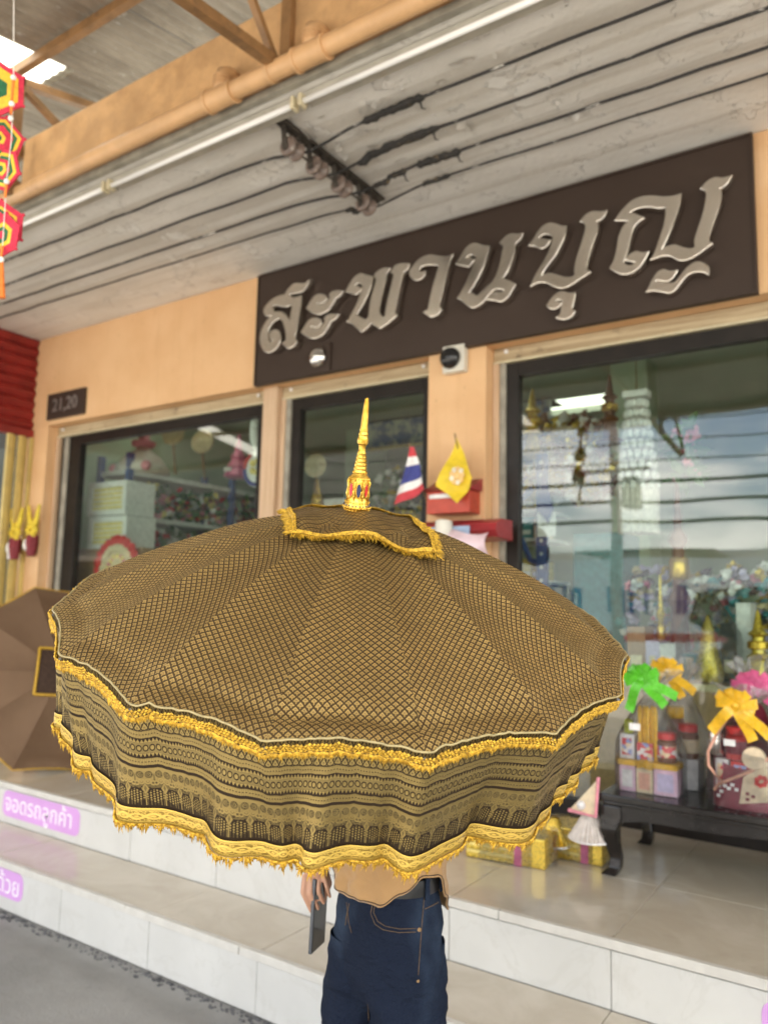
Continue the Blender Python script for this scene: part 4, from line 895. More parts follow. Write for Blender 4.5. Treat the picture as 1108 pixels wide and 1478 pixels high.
m = MB(); m.grid(lambda a, b: skirt(2*pi*a, b*.995, .0), NS, 30, closed=True, uvfn=lambda a, b: (hemlen(2*pi*a), b)); m.build('skirt', 'brocade_skirt', um, smooth=True, fixn=False)
m = MB(); m.grid(lambda a, b: skirt(2*pi*a, .868+.137*b, .0022+.0012*sin(b*pi)), NS, 6, closed=True, uvfn=lambda a, b: (hemlen(2*pi*a), b)); m.build('hem_ribbon', 'gold_ribbon', um, smooth=True, fixn=False)
def frame_at(fn, th, v, off):
    p = fn(th, v, off); e = .004
    s_ = (fn(th+e, v, off)-fn(th-e, v, off)).normalized(); d = (fn(th, v+.02, off)-fn(th, v-.02, off)).normalized()
    return p, s_, d, s_.cross(d).normalized()
def strand(m, p, d, side, out, L, wd, th=.0022):
    """one leaf-shaped tassel: 6-sided, thick in the middle"""
    q = p+d*L; mid = p+d*(L*.55)
    vs = [p-side*wd*.35, p+side*wd*.35, mid+side*wd*.5, q, mid-side*wd*.5, mid+out*th, mid-out*th]
    m.add(vs, [(0, 1, 5), (1, 2, 5), (2, 3, 5), (3, 4, 5), (4, 0, 5), (1, 0, 6), (2, 1, 6), (3, 2, 6), (4, 3, 6), (0, 4, 6)])
random.seed(3)
# gold lace round the rim: knotted heading, then small three-leaf drops
m = MB(); NB = 620
for i in range(NB):
    th = 2*pi*i/NB; p, s_, d, o_ = frame_at(skirt, th, .015, .006)
    if o_.dot(UM.dirv(th)) < 0: o_ = -o_
    for r_ in (0, 1, 2):
        c = p+d*(.0035+.0042*r_)+o_*(.002-.0006*r_)+s_*(.0018 if r_ % 2 else -.0018); w_ = .0033
        vs = [c+s_*w_, c+d*w_*.9, c-s_*w_, c-d*w_*.9, c+o_*w_*.8, c-o_*w_*.5]
        m.add(vs, [(0, 1, 4), (1, 2, 4), (2, 3, 4), (3, 0, 4), (1, 0, 5), (2, 1, 5), (3, 2, 5), (0, 3, 5)])
    j = random.uniform(.8, 1.2)
    for a in (-.8, -.4, 0, .4, .8):
        dd = (d+s_*a*.55+o_*random.uniform(.0, .35)).normalized(); strand(m, p+d*.0145+s_*a*.0022+o_*.001, dd, s_, o_, (.0112-.0035*abs(a))*j*random.uniform(.75, 1.2), .0022, .0014)
tag(m.build('rim_lace', 'gold_fringe', um, fixn=False), kind='stuff')
# pointed lace below the hem ribbon
m = MB(); NB = 215
for i in range(NB):
    th0 = 2*pi*i/NB
    for q in range(9):
        f = (q-4)/4.0; th = th0+f*pi/NB; p, s_, d, o_ = frame_at(skirt, th, 1.0, .004)
        if o_.dot(UM.dirv(th)) < 0: o_ = -o_
        L = .008+.015*(1-abs(f))*random.uniform(.85, 1.15)
        dd = (d-s_*f*.30+o_*random.uniform(-.15, .3)+s_*random.uniform(-.12, .12)).normalized()
        strand(m, p-d*.001, dd, s_, o_, L, .0023, .0014); strand(m, p+s_*random.uniform(-.002, .002), (dd+s_*random.uniform(-.5, .5)).normalized(), s_, o_, L*random.uniform(.5, 1.05), .0020, .0013)
        if q % 2 == 0: strand(m, p+o_*.0016, (dd+s_*random.uniform(-.8, .8)).normalized(), s_, o_, L*.6, .0034)
        c = p+o_*.0022; w_ = .0024
        m.add([c+s_*w_, c+d*w_, c-s_*w_, c-d*w_, c+o_*w_, c-o_*w_], [(0, 1, 4), (1, 2, 4), (2, 3, 4), (3, 0, 4), (1, 0, 5), (2, 1, 5), (3, 2, 5), (0, 3, 5)])
tag(m.build('hem_lace', 'gold_fringe', um, fixn=False), kind='stuff')
# square cap cloth at the apex with gold loops
CR = radians(-4)
def cap(x, y, off=0.0):      # local metres, x towards camera
    X = x; Yv = y + .20*x; r = sqrt(X*X+Yv*Yv); th = atan2(Yv, X)
    t = min(.98, r/UM.R)
    z = UM.h*(1-t**1.72)
    z += .0075 + .012*math.exp(-(r/.05)**2)
    z += .009*nz(x*17+3, y*17)*min(1, r/.05) + .014*sin(y*46+x*14)*math.exp(-((x-.07)/.07)**2)*min(1, r/.04)
    return UM.C+UM.dirv(th)*r+UM.n*(z+off)
HS = .138
m = MB(); m.grid(lambda a, b: cap((b*2-1)*HS, (a*2-1)*HS), 40, 40, uvfn=lambda a, b: (a*.26, b*.26)); m.build('cap_cloth', 'brocade_cap', um, smooth=True, fixn=False)
m = MB()
def capedge(t):
    s4 = (t*4) % 4; k = int(s4); f = s4-k; q = (f*2-1)*HS
    return ((HS, q), (-q, HS), (-HS, -q), (q, -HS))[k], ((1, 0), (0, 1), (-1, 0), (0, -1))[k]
NC = 300
for i in range(NC):
    (x, y), (ox, oy) = capedge(i/NC); p = cap(x-ox*.006, y-oy*.006, .004); q = cap(x+ox*.012, y+oy*.012, -.001); d = (q-p).normalized(); s_ = UM.n.cross(d).normalized()
    for r_ in (0, 1):
        c = p+d*.004*r_+UM.n*.001; w_ = .0038
        m.add([c+s_*w_, c+d*w_, c-s_*w_, c-d*w_, c+UM.n*w_*.8, c-UM.n*w_*.5], [(0, 1, 4), (1, 2, 4), (2, 3, 4), (3, 0, 4), (1, 0, 5), (2, 1, 5), (3, 2, 5), (0, 3, 5)])
    for a in range(4):
        dd = (d+s_*random.uniform(-.45, .45)+UM.n*random.uniform(-.1, .35)).normalized(); strand(m, p+d*.005, dd, s_, UM.n, random.uniform(.012, .024), .0022, .0014)
tag(m.build('cap_fringe', 'gold_fringe', um, fixn=False), kind='stuff')
# gilded spire
fb = UM.C+UM.n*(UM.h+.012); FL = .236
prof = [(110,680),(134,668),(146,652),(143,640),(134,630),(128,618),(112,602),(110,560),(112,505),(104,488),(84,474),(74,466),(78,458),(70,448),(74,438),(66,428),(70,418),(60,408),(64,398),(54,388),(58,378),(46,366),(50,356),(40,345),(38,322),(44,312),(58,304),(62,288),(58,272),(50,262),(54,252),(44,238),(46,228),(40,212),(36,160),(28,100),(20,62),(8,56)]
m = MB(); m.lathe([(w_/2/632*FL, (685-y)/632*FL) for w_, y in prof], fb, UM.n, 28); sp = m.build('spire', 'gold_paint', um, auto=22)
a_, b_ = UM.a, UM.b
def on_sp(th, y, w_): return fb+UM.n*((685-y)/632*FL)+(a_*cos(th)+b_*sin(th))*(w_/2/632*FL)
for i in range(8):
    th = .1+i*pi/4; m = MB(); c = on_sp(th, 555, 112); rd = (a_*cos(th)+b_*sin(th)); sd_ = UM.n.cross(rd)
    m.prism([c-rd*.0015+sd_*cos(q*pi/6)*.0042+UM.n*sin(q*pi/6)*.0135 for q in range(12)], rd*.0028); m.build('inlay', 'inlay_red' if i % 2 else 'inlay_blue', sp)
    m = MB(); rg_ = [c+rd*.0004+sd_*cos(q*pi/8)*.0056+UM.n*sin(q*pi/8)*.0152 for q in range(17)]; m.tube(rg_, .0013, 5); m.build('inlay_border', 'gold_paint', sp, smooth=True)
    th2 = th+pi/8; rd2 = (a_*cos(th2)+b_*sin(th2)); m = MB()
    m.tube([on_sp(th2, 615, 118)+rd2*.001, on_sp(th2, 585, 116)+rd2*.002, on_sp(th2, 545, 116)+rd2*.001, on_sp(th2, 515, 116)+rd2*.002, on_sp(th2, 492, 104)+rd2*.001], [.001, .0024, .0012, .0026, .001], 6); m.build('scroll', 'gold_paint', sp, smooth=True)
for (y, w_, nb, r_) in ((652, 148, 26, .0026), (668, 136, 24, .0022), (624, 132, 24, .002), (494, 108, 20, .0022), (462, 78, 16, .0016)):
    m = MB(); [m.ball(on_sp(2*pi*i/nb, y, w_), r_, 6, 4) for i in range(nb)]; tag(m.build('bead_ring', 'gold_paint', sp, smooth=True), kind='stuff')
m = MB(); [m.ball(on_sp(2*pi*i/22, 640, 142), .0019, 5, 4) for i in range(22)]; tag(m.build('stone_ring', 'inlay_blue', sp, smooth=True), kind='stuff')
m = MB(); m.tube([UM.C+UM.n*(UM.h+.01), UM.C-UM.n*.56], .013, 12); m.build('pole', 'umbrella_wood', um, smooth=True)
m = MB(); m.lathe([(.016, -.03), (.03, -.025), (.03, .02), (.016, .03)], UM.C+UM.n*(UM.h-.05), UM.n, 16); m.build('hub', 'umbrella_wood', um, auto=40)

# second umbrella standing on its rim on the platform, far left
C2 = onD(80, 978, 5.25); n2 = (O-C2).normalized()*.9+ZU*.18+RH*.25
U2 = Umb(C2, n2, -ZU, .63, .17, .22, 10)
low = min(U2.pt(2*pi*i/64, 1.0).z for i in range(64)); C2 = C2+ZU*(ZP+.012-low); U2.C = C2
u2 = thing('ceremonial_umbrella', 'brown umbrella resting on its rim on the platform behind the big one', 'umbrella', (C2.x, C2.y, ZP))
for k in range(10):
    t0 = U2.ph+2*pi*k/10; m = MB(); m.grid(lambda a, b: U2.pt(t0+2*pi/10*a, .03+.97*b), 8, 24, uvfn=lambda a, b: ((a-.5)*.39*(.03+.97*b)+k*.3, (.03+.97*b)*.65)); m.build('canopy_panel', 'brocade_back', u2, smooth=True, fixn=False)
    m = MB(); m.tube([U2.pt(t0, .05+.95*q/10, .0) for q in range(11)], .0016, 4); m.build('seam', 'brocade_back', u2)
m = MB(); NB = 300
for i in range(NB):
    th = 2*pi*i/NB; p = U2.pt(th, .995); d = U2.dirv(th); s_ = U2.n.cross(d); 
    for a in (-.5, 0, .5): strand(m, p, (d-U2.n*.4+s_*a).normalized(), s_, U2.n, .018, .005)
tag(m.build('rim_lace', 'gold_fringe', u2, fixn=False), kind='stuff')
def cap2(x, y, off=0.0):
    r = sqrt(x*x+y*y); th = atan2(y, x); return U2.C+U2.dirv(th)*r+U2.n*(U2.h*(1-min(1, r/U2.R)**1.72)+.012+.006*nz(x*15, y*15)+off)
q1 = [(.215*cos(radians(a)), .215*sin(radians(a))) for a in (-51, 39, 129, 219)]
def c2p(a, b): 
    x = (q1[0][0]*(1-a)+q1[1][0]*a)*(1-b)+(q1[3][0]*(1-a)+q1[2][0]*a)*b; y = (q1[0][1]*(1-a)+q1[1][1]*a)*(1-b)+(q1[3][1]*(1-a)+q1[2][1]*a)*b; return x, y
m = MB(); m.grid(lambda a, b: cap2(*c2p(a, b)), 16, 16, uvfn=lambda a, b: (a*.26, b*.26)); m.build('cap_cloth', 'cap_dark', u2, smooth=True, fixn=False)
m = MB()
for e in range(4):
    A_, B2 = Vector((*q1[e], 0)), Vector((*q1[(e+1) % 4], 0)); pts = [cap2(*(A_.lerp(B2, t/12)).xy, .004) for t in range(13)]; m.tube(pts, .009, 6)
m.build('cap_trim', 'gold_fringe', u2)

# ------------------------------------------------------------------ person under the umbrella
n = N('skin'); v = n.coord(); n.set(color=n.mix(n.noise(v, 40, 3), (.42, .215, .135), (.52, .285, .19)), rough=.5, sub=.08, subr=(.01, .004, .002)); M['skin'] = n.m
n = N('denim'); v = n.coord()
fade = n.step(n.noise(n.scale(v, (1, 1, .6)), 7, 3), .48, .78)
c = n.mix(fade*.6, (.008, .012, .025), (.042, .066, .108)); tw = n.noise(n.scale(v, (900, 900, 300)), 1, 1)
n.set(color=n.mix(tw*.12, c, (.05, .065, .09)), rough=.88, spec=.08, normal=n.bump(tw*.5+n.noise(n.scale(v, (1, 1, 1.8)), 14, 5, .6)*6, .0035, .9)); M['denim'] = n.m
pm('stitch', (.085, .05, .026), .6, var=.3, scale=200); pm('belt_leather', (.010, .010, .011), .38, var=.3, scale=40); pm('brass', (.16, .10, .05), .45, metal=.9)
n = N('shirt_cloth'); v = n.coord(); wv = n.noise(n.scale(v, (700, 700, 700)), 1, 1)
n.set(color=n.mix(n.noise(v, 9, 3), (.31, .170, .062), (.38, .215, .085)), rough=.75, sheen=.2, normal=n.bump(wv+n.noise(v, 22, 3)*2.5, .0012, .5)); M['shirt_cloth'] = n.m
pm('hair_black', (.012, .010, .009), .45, var=.4, scale=120); pm('shoe', (.04, .035, .03), .5); pm('phone_grey', (.075, .082, .095), .3, var=.08); pm('phone_glass', (.01, .01, .012), .08)
WS = .82; PC = onD(561, 1290, 1.80); PB = Vector((PC.x, PC.y, 0))
PF = (-RH*.75-FWH*.66).normalized(); PL = ZU.cross(PF)
def pp(l, f, z): return PB + PL*l + PF*f + ZU*z      # l to his left, f forward
def oring(cl, cf, z, a, b, ph, sq=2.3):
    c_, s_ = cos(ph), sin(ph); e = 2/sq; a *= WS; b *= WS; cl *= WS
    return pp(cl + a*math.copysign(abs(s_)**e, s_), cf + b*math.copysign(abs(c_)**e, c_), z)
HC = onD(455, 1278, 1.915)       # right hand
hl, hf, hz = (HC-PB).dot(PL), (HC-PB).dot(PF), HC.z
bd = MB()
def limb(pts, rs, n=10): bd.tube(pts, rs, n)
limb([pp(0,0,.80), pp(0,0,.95), pp(0,.01,1.12), pp(0,.01,1.28), pp(0,0,1.36)], [.080, .080, .092, .10, .08], 14)
for s_ in (-1, 1):
    limb([pp(s_*.06,0,.84), pp(s_*.074,.004,.46), pp(s_*.08,-.005,.09)], [.055, .042, .034]); limb([pp(s_*.08,-.05,.045), pp(s_*.085,.15,.035)], [.036, .03])
limb([pp(.06,0,1.34), pp(.17,0,1.33), pp(.20,.04,1.12), pp(.10,.20,1.10)], [.06, .055, .042, .030]); bd.ball(pp(.085,.215,1.105), .042, 8, 6)
wr = pp(hl-.005, hf-.01, hz+.075)
limb([pp(-.06,0,1.34), pp(-.17,0,1.33), pp(-.225,-.06,1.09), wr, pp(hl, hf, hz+.03)], [.06, .055, .042, .028, .030])
limb([pp(0,0,1.34), pp(0,.01,1.44)], [.055, .05]); 
hd_c = pp(0, .02, 1.545)
bd.ball(hd_c, .098, 14, 10, (.82, .82, 1.1)); bd.ball(hd_c+PF*.025-ZU*.045, .07, 12, 8, (.9, .9, 1.0)); bd.ball(hd_c+PF*.092-ZU*.018, .017, 8, 6, (.8, .8, 1.4))
bd.tube([hd_c+PF*.085-ZU*.06-PL*.022, hd_c+PF*.092-ZU*.06, hd_c+PF*.085-ZU*.06+PL*.022], .007, 6)
for s_ in (-1, 1): bd.ball(hd_c+PL*s_*.082-ZU*.01, .026, 8, 6, (.5, .7, 1.2))
# right hand: palm and five fingers closing on the phone
def px3(x, y, d): return onD(x, y, d)
bd.ball(px3(454, 1252, 1.915), .030, 10, 8, (.9, .6, 1.15))
for kn, md, tp, r_ in (((440,1262),(437,1288),(449,1315),.0070), ((449,1265),(448,1290),(459,1311),.0072), ((459,1266),(460,1288),(467,1303),.0068), ((467,1264),(472,1281),(476,1294),.0060)):
    limb([px3(*kn, 1.905), px3(*md, 1.893), px3(*tp, 1.897)], [r_*1.08, r_, r_*.8], 8); bd.ball(px3(*tp, 1.897), r_*.8, 8, 6)
limb([px3(466, 1252, 1.925), px3(474, 1275, 1.945), px3(466, 1300, 1.945)], [.012, .0105, .0085], 8); bd.ball(px3(466, 1300, 1.945), .0085, 8, 6)
person = bd.build('person', 'skin', smooth=True)
tag(person, 'person in tan shirt and dark jeans standing under the big umbrella, phone in hand', 'person')
rm = person.modifiers.new('skin', 'REMESH'); rm.mode = 'VOXEL'; rm.voxel_size = .0034; rm.use_smooth_shade = True
sm = person.modifiers.new('soft', 'SMOOTH'); sm.factor = .5; sm.iterations = 3
m = MB(); m.ball(hd_c-PF*.012+ZU*.03, .106, 16, 10, (.86, .86, 1.0)); m.build('hair', 'hair_black', person, smooth=True)
# jeans
def wr_(p, k): 
    return .007*nz(p.x*9+k, p.y*9, p.z*18) + .005*nz(p.x*20, p.y*20+k, p.z*40) + .002*nz(p.x*45, p.y*45, p.z*70+k)
m = MB()
hips = [(.99,.150,.112,0),(.955,.154,.116,0),(.88,.163,.126,.0),(.83,.169,.130,.0),(.78,.168,.126,.003),(.73,.155,.105,.006)]
def hipf(a, b):
    i = b*(len(hips)-1); k = min(int(i), len(hips)-2); f = i-k; z, A_, B2, fo = [hips[k][q]*(1-f)+hips[k+1][q]*f for q in range(4)]
    p = oring(0, fo, z, A_, B2, 2*pi*a, 2.25); d = (p-pp(0, 0, z)); d.normalize(); return p+d*wr_(p, 0)*(1 if b > .1 else .2)
m.grid(hipf, 64, 16, closed=True)
for s_ in (-1, 1):
    legs = [(.84,.070,.0,.088,.112),(.76,.080,.004,.092,.116),(.68,.088,.010,.088,.108),(.58,.092,.014,.080,.096),(.48,.094,.016,.072,.082),(.40,.096,.008,.068,.078),(.25,.098,.0,.066,.076),(.07,.100,-.005,.066,.078)]
    def legf(a, b):
        i = b*(len(legs)-1); k = min(int(i), len(legs)-2); f = i-k; z, cl, cf, A_, B2 = [legs[k][q]*(1-f)+legs[k+1][q]*f for q in range(5)]
        p = oring(s_*cl, cf+(.012 if s_ < 0 else -.004), z, A_, B2, 2*pi*a, 2.2); d = (p-pp(s_*cl, cf, z)); d.z = 0; d.normalize()
        w2 = wr_(p, s_*3)*1.25 + .004*sin(z*60+sin(2*pi*a)*3+s_)*max(0, 1-abs(z-.74)/.10)+.007*nz(sin(2*pi*a)*2+s_*5, cos(2*pi*a)*2+z*5, z*26)*max(0, 1-abs(z-.70)/.22)+.005*sin(z*75+cos(2*pi*a)*4)*max(0, 1-abs(z-.46)/.10); return p+d*w2
    m.grid(legf, 40, 60, closed=True)
jeans = m.build('jeans', 'denim', person, smooth=True)
from mathutils.bvhtree import BVHTree
JB = BVHTree.FromPolygons([v_.co[:] for v_ in jeans.data.vertices], [p.vertices[:] for p in jeans.data.polygons])
def onjeans(x, y):
    h, nn, i, d = JB.ray_cast(O, ray(x, y).normalized()); return h
def seam(name, pts, r, mt, dens=6):
    P3 = []
    for (a, b) in zip(pts[:-1], pts[1:]):
        for k in range(dens):
            h = onjeans(a[0]+(b[0]-a[0])*k/dens, a[1]+(b[1]-a[1])*k/dens)
            if h is not None: P3.append(h+(O-h).normalized()*.0012)
    if len(P3) > 2: m = MB(); m.tube(P3, r, 5); m.build(name, mt, jeans, smooth=True)
# photo outline points of pocket, fly and side seams
seam('pocket_seam', [(538,1302),(535,1318),(541,1334),(553,1342),(575,1346),(605,1345)], .0011, 'stitch')
seam('pocket_seam', [(541,1302),(539,1317),(545,1330),(556,1337),(577,1341),(605,1340)], .0010, 'stitch')
seam('side_seam', [(612,1295),(609,1330),(606,1370),(603,1415)], .0010, 'stitch'); seam('fly_seam', [(504,1304),(500,1322),(498,1338)], .0013, 'stitch')
seam('fly_seam', [(500,1302),(503,1330),(508,1350)], .0010, 'stitch'); seam('inseam', [(531,1450),(532,1478)], .0011, 'stitch')
seam('yoke_seam', [(613,1312),(624,1307),(634,1301)], .0013, 'stitch')
h = onjeans(605, 1342)
if h: m = MB(); m.disc(h, (O-h).normalized(), .0045, .0035, 10); m.build('rivet', 'brass', jeans)
h = onjeans(603, 1416)
if h: m = MB(); m.disc(h, (O-h).normalized(), .0035, .003, 10); m.build('rivet', 'brass', jeans)
m = MB(); m.grid(lambda a, b: oring(0, 0, .998-.034*b, .1555+.001*sin(b*pi), .1185+.001*sin(b*pi), 2*pi*a, 2.25), 64, 4, closed=True); m.build('belt', 'belt_leather', person, smooth=True)
for a in (.245, .335, .56, .69):
    m = MB(); p0 = oring(0, 0, 1.003, .160, .123, 2*pi*a, 2.25); p1 = oring(0, 0, .958, .160, .123, 2*pi*a, 2.25); m.bar(p0, p1, .011, .004, up=(p0-pp(0, 0, .97))); m.build('belt_loop', 'denim', jeans)
# shirt with a curved hem
HT = [(0, .945), (30, .945), (55, .975), (80, 1.01), (98, 1.005), (120, .95), (142, .905), (180, .91)]
def hem(ph):
    d = abs((math.degrees(ph)+180) % 360-180)
    for (a, z0), (b, z1) in zip(HT[:-1], HT[1:]):
        if a <= d <= b: f = (d-a)/(b-a); f = f*f*(3-2*f); return z0*(1-f)+z1*f+.001*sin(5*ph)
def shirtf(a, b):
    ph = 2*pi*a; z0 = hem(ph); z = z0+(1.36-z0)*b
    q = (z-.90)/.46; A_ = .185-.012*sin(q*pi)+.02*max(0, q-.5)*0; B2 = .146-.008*sin(q*pi)
    if q > .85: f = (q-.85)/.15; A_ *= 1-.35*f; B2 *= 1-.35*f
    p = oring(0, .004, z, A_, B2, ph, 2.1); d = (p-pp(0, 0, z)); d.z = 0; d.normalize()
    return p + d*(.007*nz(p.x*7, p.y*7, p.z*6)*(1-b) + .006*nz((p.x+p.z)*16, p.y*16, (p.z-p.x)*30) + .004*nz(p.x*40, p.y*40, p.z*60) + .003*sin(ph*9+2*sin(ph*2))*(1-b)**2 - .012*(1-b)**3*max(0, cos(ph-.2)))
m = MB(); m.grid(shirtf, 128, 70, closed=True)
for s_, path in ((1, [pp(.13,0,1.325), pp(.18,0,1.31), pp(.205,.03,1.16)]), (-1, [pp(-.13,0,1.325), pp(-.18,0,1.31), pp(-.215,-.045,1.14)])): m.tube(path, [.075, .07, .062], 14)
shirt = m.build('shirt', 'shirt_cloth', person, smooth=True)
sl_ = shirt.modifiers.new('thick', 'SOLIDIFY'); sl_.thickness = .0025
m = MB(); m.tube([shirtf(a/96, 0.012)+ (shirtf(a/96, 0.012)-pp(0,0,.94)).normalized()*.0012 for a in range(97)], .0012, 5); m.build('hem_stitch', 'stitch', shirt, smooth=True)
for s_ in (-1, 1):
    m = MB(); m.grid(lambda a, b: pp(s_*.095+.045*sin(2*pi*a)*(1-.3*b), .05+.13*cos(2*pi*a)*(1-.35*b)-.03*b, .0+.075*b), 24, 6, closed=True); m.build('shoe', 'shoe', person, smooth=True)
ph_ = thing('phone', 'dark grey phone held in the hand below the umbrella fringe', 'phone', onD(457, 1335, 1.915))
a0, a1 = onD(463, 1262, 1.925), onD(456.5, 1369, 1.915); ax = (a1-a0); L_ = ax.length; ax.normalize(); sd_ = (RT*.40+FW*.92); sd_ = (sd_-ax*sd_.dot(ax)).normalized(); nm = ax.cross(sd_)
Mx = Matrix(((sd_.x, nm.x, ax.x, a0.x), (sd_.y, nm.y, ax.y, a0.y), (sd_.z, nm.z, ax.z, a0.z), (0, 0, 0, 1)))
m = MB(); m.box((-.036, -.0048, 0), (.036, .0048, L_), Mx); m.build('case', 'phone_grey', ph_, bevel=.004, auto=40)
m = MB(); m.box((-.033, .0049, .004), (.033, .0055, L_-.004), Mx); m.build('screen', 'phone_glass', ph_)

# ------------------------------------------------------------------ bench and gift baskets on the platform
pm('lacquer', (.012, .010, .010), .22, var=.5, scale=14, bump=.0006, bscale=60)
n = N('cellophane'); v = n.coord(); lw = n.new('ShaderNodeLayerWeight'); lw.inputs[0].default_value = .35
wr = n.noise(v, 26, 5, .7, 1.2); nb_ = n.bump(wr, .012, 1.0); n.t.links.new(nb_.s, lw.inputs['Normal'])
gl = n.new('ShaderNodeBsdfGlossy'); gl.inputs['Roughness'].default_value = .04; n.t.links.new(nb_.s, gl.inputs['Normal'])
tr = n.new('ShaderNodeBsdfTransparent'); tr.inputs[0].default_value = (.93, .94, .95, 1); mx = n.new('ShaderNodeMixShader')
n.put(mx.inputs[0], (E(n, lw.outputs['Fresnel'])*.85+.01).min(.9)); n.t.links.new(tr.outputs[0], mx.inputs[1]); n.t.links.new(gl.outputs[0], mx.inputs[2]); n.t.links.new(mx.outputs[0], n.out.inputs[0]); M['cellophane'] = n.m
for nm_, col in (('ribbon_green', (.10, .50, .03)), ('ribbon_gold', (.80, .46, .03)), ('ribbon_pink', (.70, .12, .28)), ('pack_pink', (.72, .48, .62)), ('pack_white', (.78, .76, .76)), ('pack_blue', (.20, .30, .60)), ('pack_cream', (.75, .62, .42)), ('candle', (.95, .55, .05)), ('jar_red', (.62, .03, .03)), ('jar_brown', (.16, .06, .03)), ('lime', (.55, .62, .05)), ('maroon', (.20, .012, .035)), ('rope_pink', (.70, .36, .26)), ('cream_cloth', (.72, .58, .40)), ('lilac', (.55, .48, .70)), ('teal', (.06, .28, .32)), ('rack_blue', (.025, .075, .24)), ('gold_foil', (.72, .50, .08)), ('leaf', (.05, .14, .03)), ('petal_pink', (.72, .25, .32)), ('straw', (.55, .45, .28)), ('tulle', (.66, .60, .56)), ('box_yellow', (.82, .66, .22)), ('carton', (.34, .20, .10))):
    pm(nm_, col, .28 if ('foil' in nm_ or 'ribbon' in nm_) else .45, metal=.6 if 'foil' in nm_ else 0, var=.16, scale=35, bump=.001, bscale=70)
n = N('print_mix'); v = n.coord(); vo = n.new('ShaderNodeTexVoronoi'); n.put(vo.inputs['Vector'], v); vo.inputs['Scale'].default_value = 55
cr = n.new('ShaderNodeValToRGB'); n.t.links.new(vo.outputs['Color'], cr.inputs[0]); el = cr.color_ramp.elements; el[0].position = .2; el[0].color = (.62, .05, .06, 1); el[1].position = .75; el[1].color = (.80, .74, .72, 1)
e_ = cr.color_ramp.elements.new(.45); e_.color = (.80, .62, .40, 1); e_ = cr.color_ramp.elements.new(.6); e_.color = (.30, .35, .62, 1); cr.color_ramp.interpolation = 'CONSTANT'
n.set(color=E(n, cr.outputs[0]), rough=.4); M['print_mix'] = n.m
BX0, BX1, BY0, BY1, BZ = -1.15, .85, 3.44, 4.06, .805
bench = thing('low_bench', 'black lacquered low bench with curved legs in front of the right window', 'bench', (-.2, 3.75, ZP))
m = MB(); m.box((BX0, BY0, BZ-.03), (BX1, BY1, BZ)); m.build('top', 'lacquer', bench, bevel=.006)
m = MB(); m.box((BX0+.015, BY0+.012, BZ-.047), (BX1-.015, BY1-.012, BZ-.0305)); m.build('moulding', 'lacquer', bench, bevel=.004)
for yy_ in (BY0+.02, BY1-.045):
    pts = [(BX0+.03, BZ-.0475), (BX1-.03, BZ-.0475)]; low_ = []
    for k in range(25):
        t = k/24; x = BX1-.03-(BX1-BX0-.06)*t; e = min(t, 1-t); low_.append((x, BZ-.085-.045*max(0, 1-e/.10)**1.5-.012*abs(sin(t*pi*3))))
    m = MB(); m.prism([(x, yy_, z) for x, z in pts+low_], (0, .022, 0)); m.build('apron', 'lacquer', bench)
for xx in (BX0+.02, BX1-.042):
    m = MB(); m.box((xx, BY0+.044, BZ-.11), (xx+.022, BY1-.047, BZ-.0476)); m.build('apron', 'lacquer', bench)
for xx, sx in ((BX0+.05, -1), (BX1-.05, 1)):
    for yy_, sy in ((BY0+.05, -1), (BY1-.05, 1)):
        m = MB(); path = [(0, -.048, .042), (.0, -.10, .044), (.012, -.15, .036), (.004, -.21, .028), (-.008, -.27, .024), (-.004, -.31, .026), (.014, -.338, .033)]
        vs = []; fs = []
        for o_, dz, hw in path:
            c = Vector((xx+sx*o_, yy_+sy*o_, BZ+dz)); vs += [c+Vector((i*hw, j*hw, 0)) for i, j in ((-1,-1),(1,-1),(1,1),(-1,1))]
        for q in range(len(path)-1): fs += [(q*4+i, q*4+(i+1) % 4, q*4+4+(i+1) % 4, q*4+4+i) for i in range(4)]
        fs += [(0, 1, 2, 3), (len(vs)-4, len(vs)-3, len(vs)-2, len(vs)-1)]
        m.add(vs, fs); m.build('leg', 'lacquer', bench, bevel=.006)
def bag(t, c, w_, d_, h, gather=.72, top=.10, seed=0):
    """crumpled cellophane drawn together under a bow"""
    def fn(a, b):
        an = 2*pi*a; e = 2/3.2; sx = math.copysign(abs(cos(an))**e, cos(an)); sy = math.copysign(abs(sin(an))**e, sin(an))
        if b < gather: k = b/gather; s_ = 1-.06*k-.80*max(0, (k-.45)/.55)**1.5
        else: s_ = .14+.55*((b-gather)/(1-gather))**1.1
        wv = 1+.10*sin(an*11+seed)*max(0, b-.35)+.06*nz(cos(an)*3+seed, sin(an)*3, b*5)+(.35*sin(an*7+seed)*max(0, b-gather)/(1-gather))
        return Vector(c)+Vector((sx*w_/2*s_*wv, sy*d_/2*s_*wv, b*h+.02*sin(an*5)*max(0, b-.8)/.2))
    m = MB(); m.grid(fn, 72, 34, closed=True); return m.build('cellophane', 'cellophane', t, smooth=True, fixn=False)
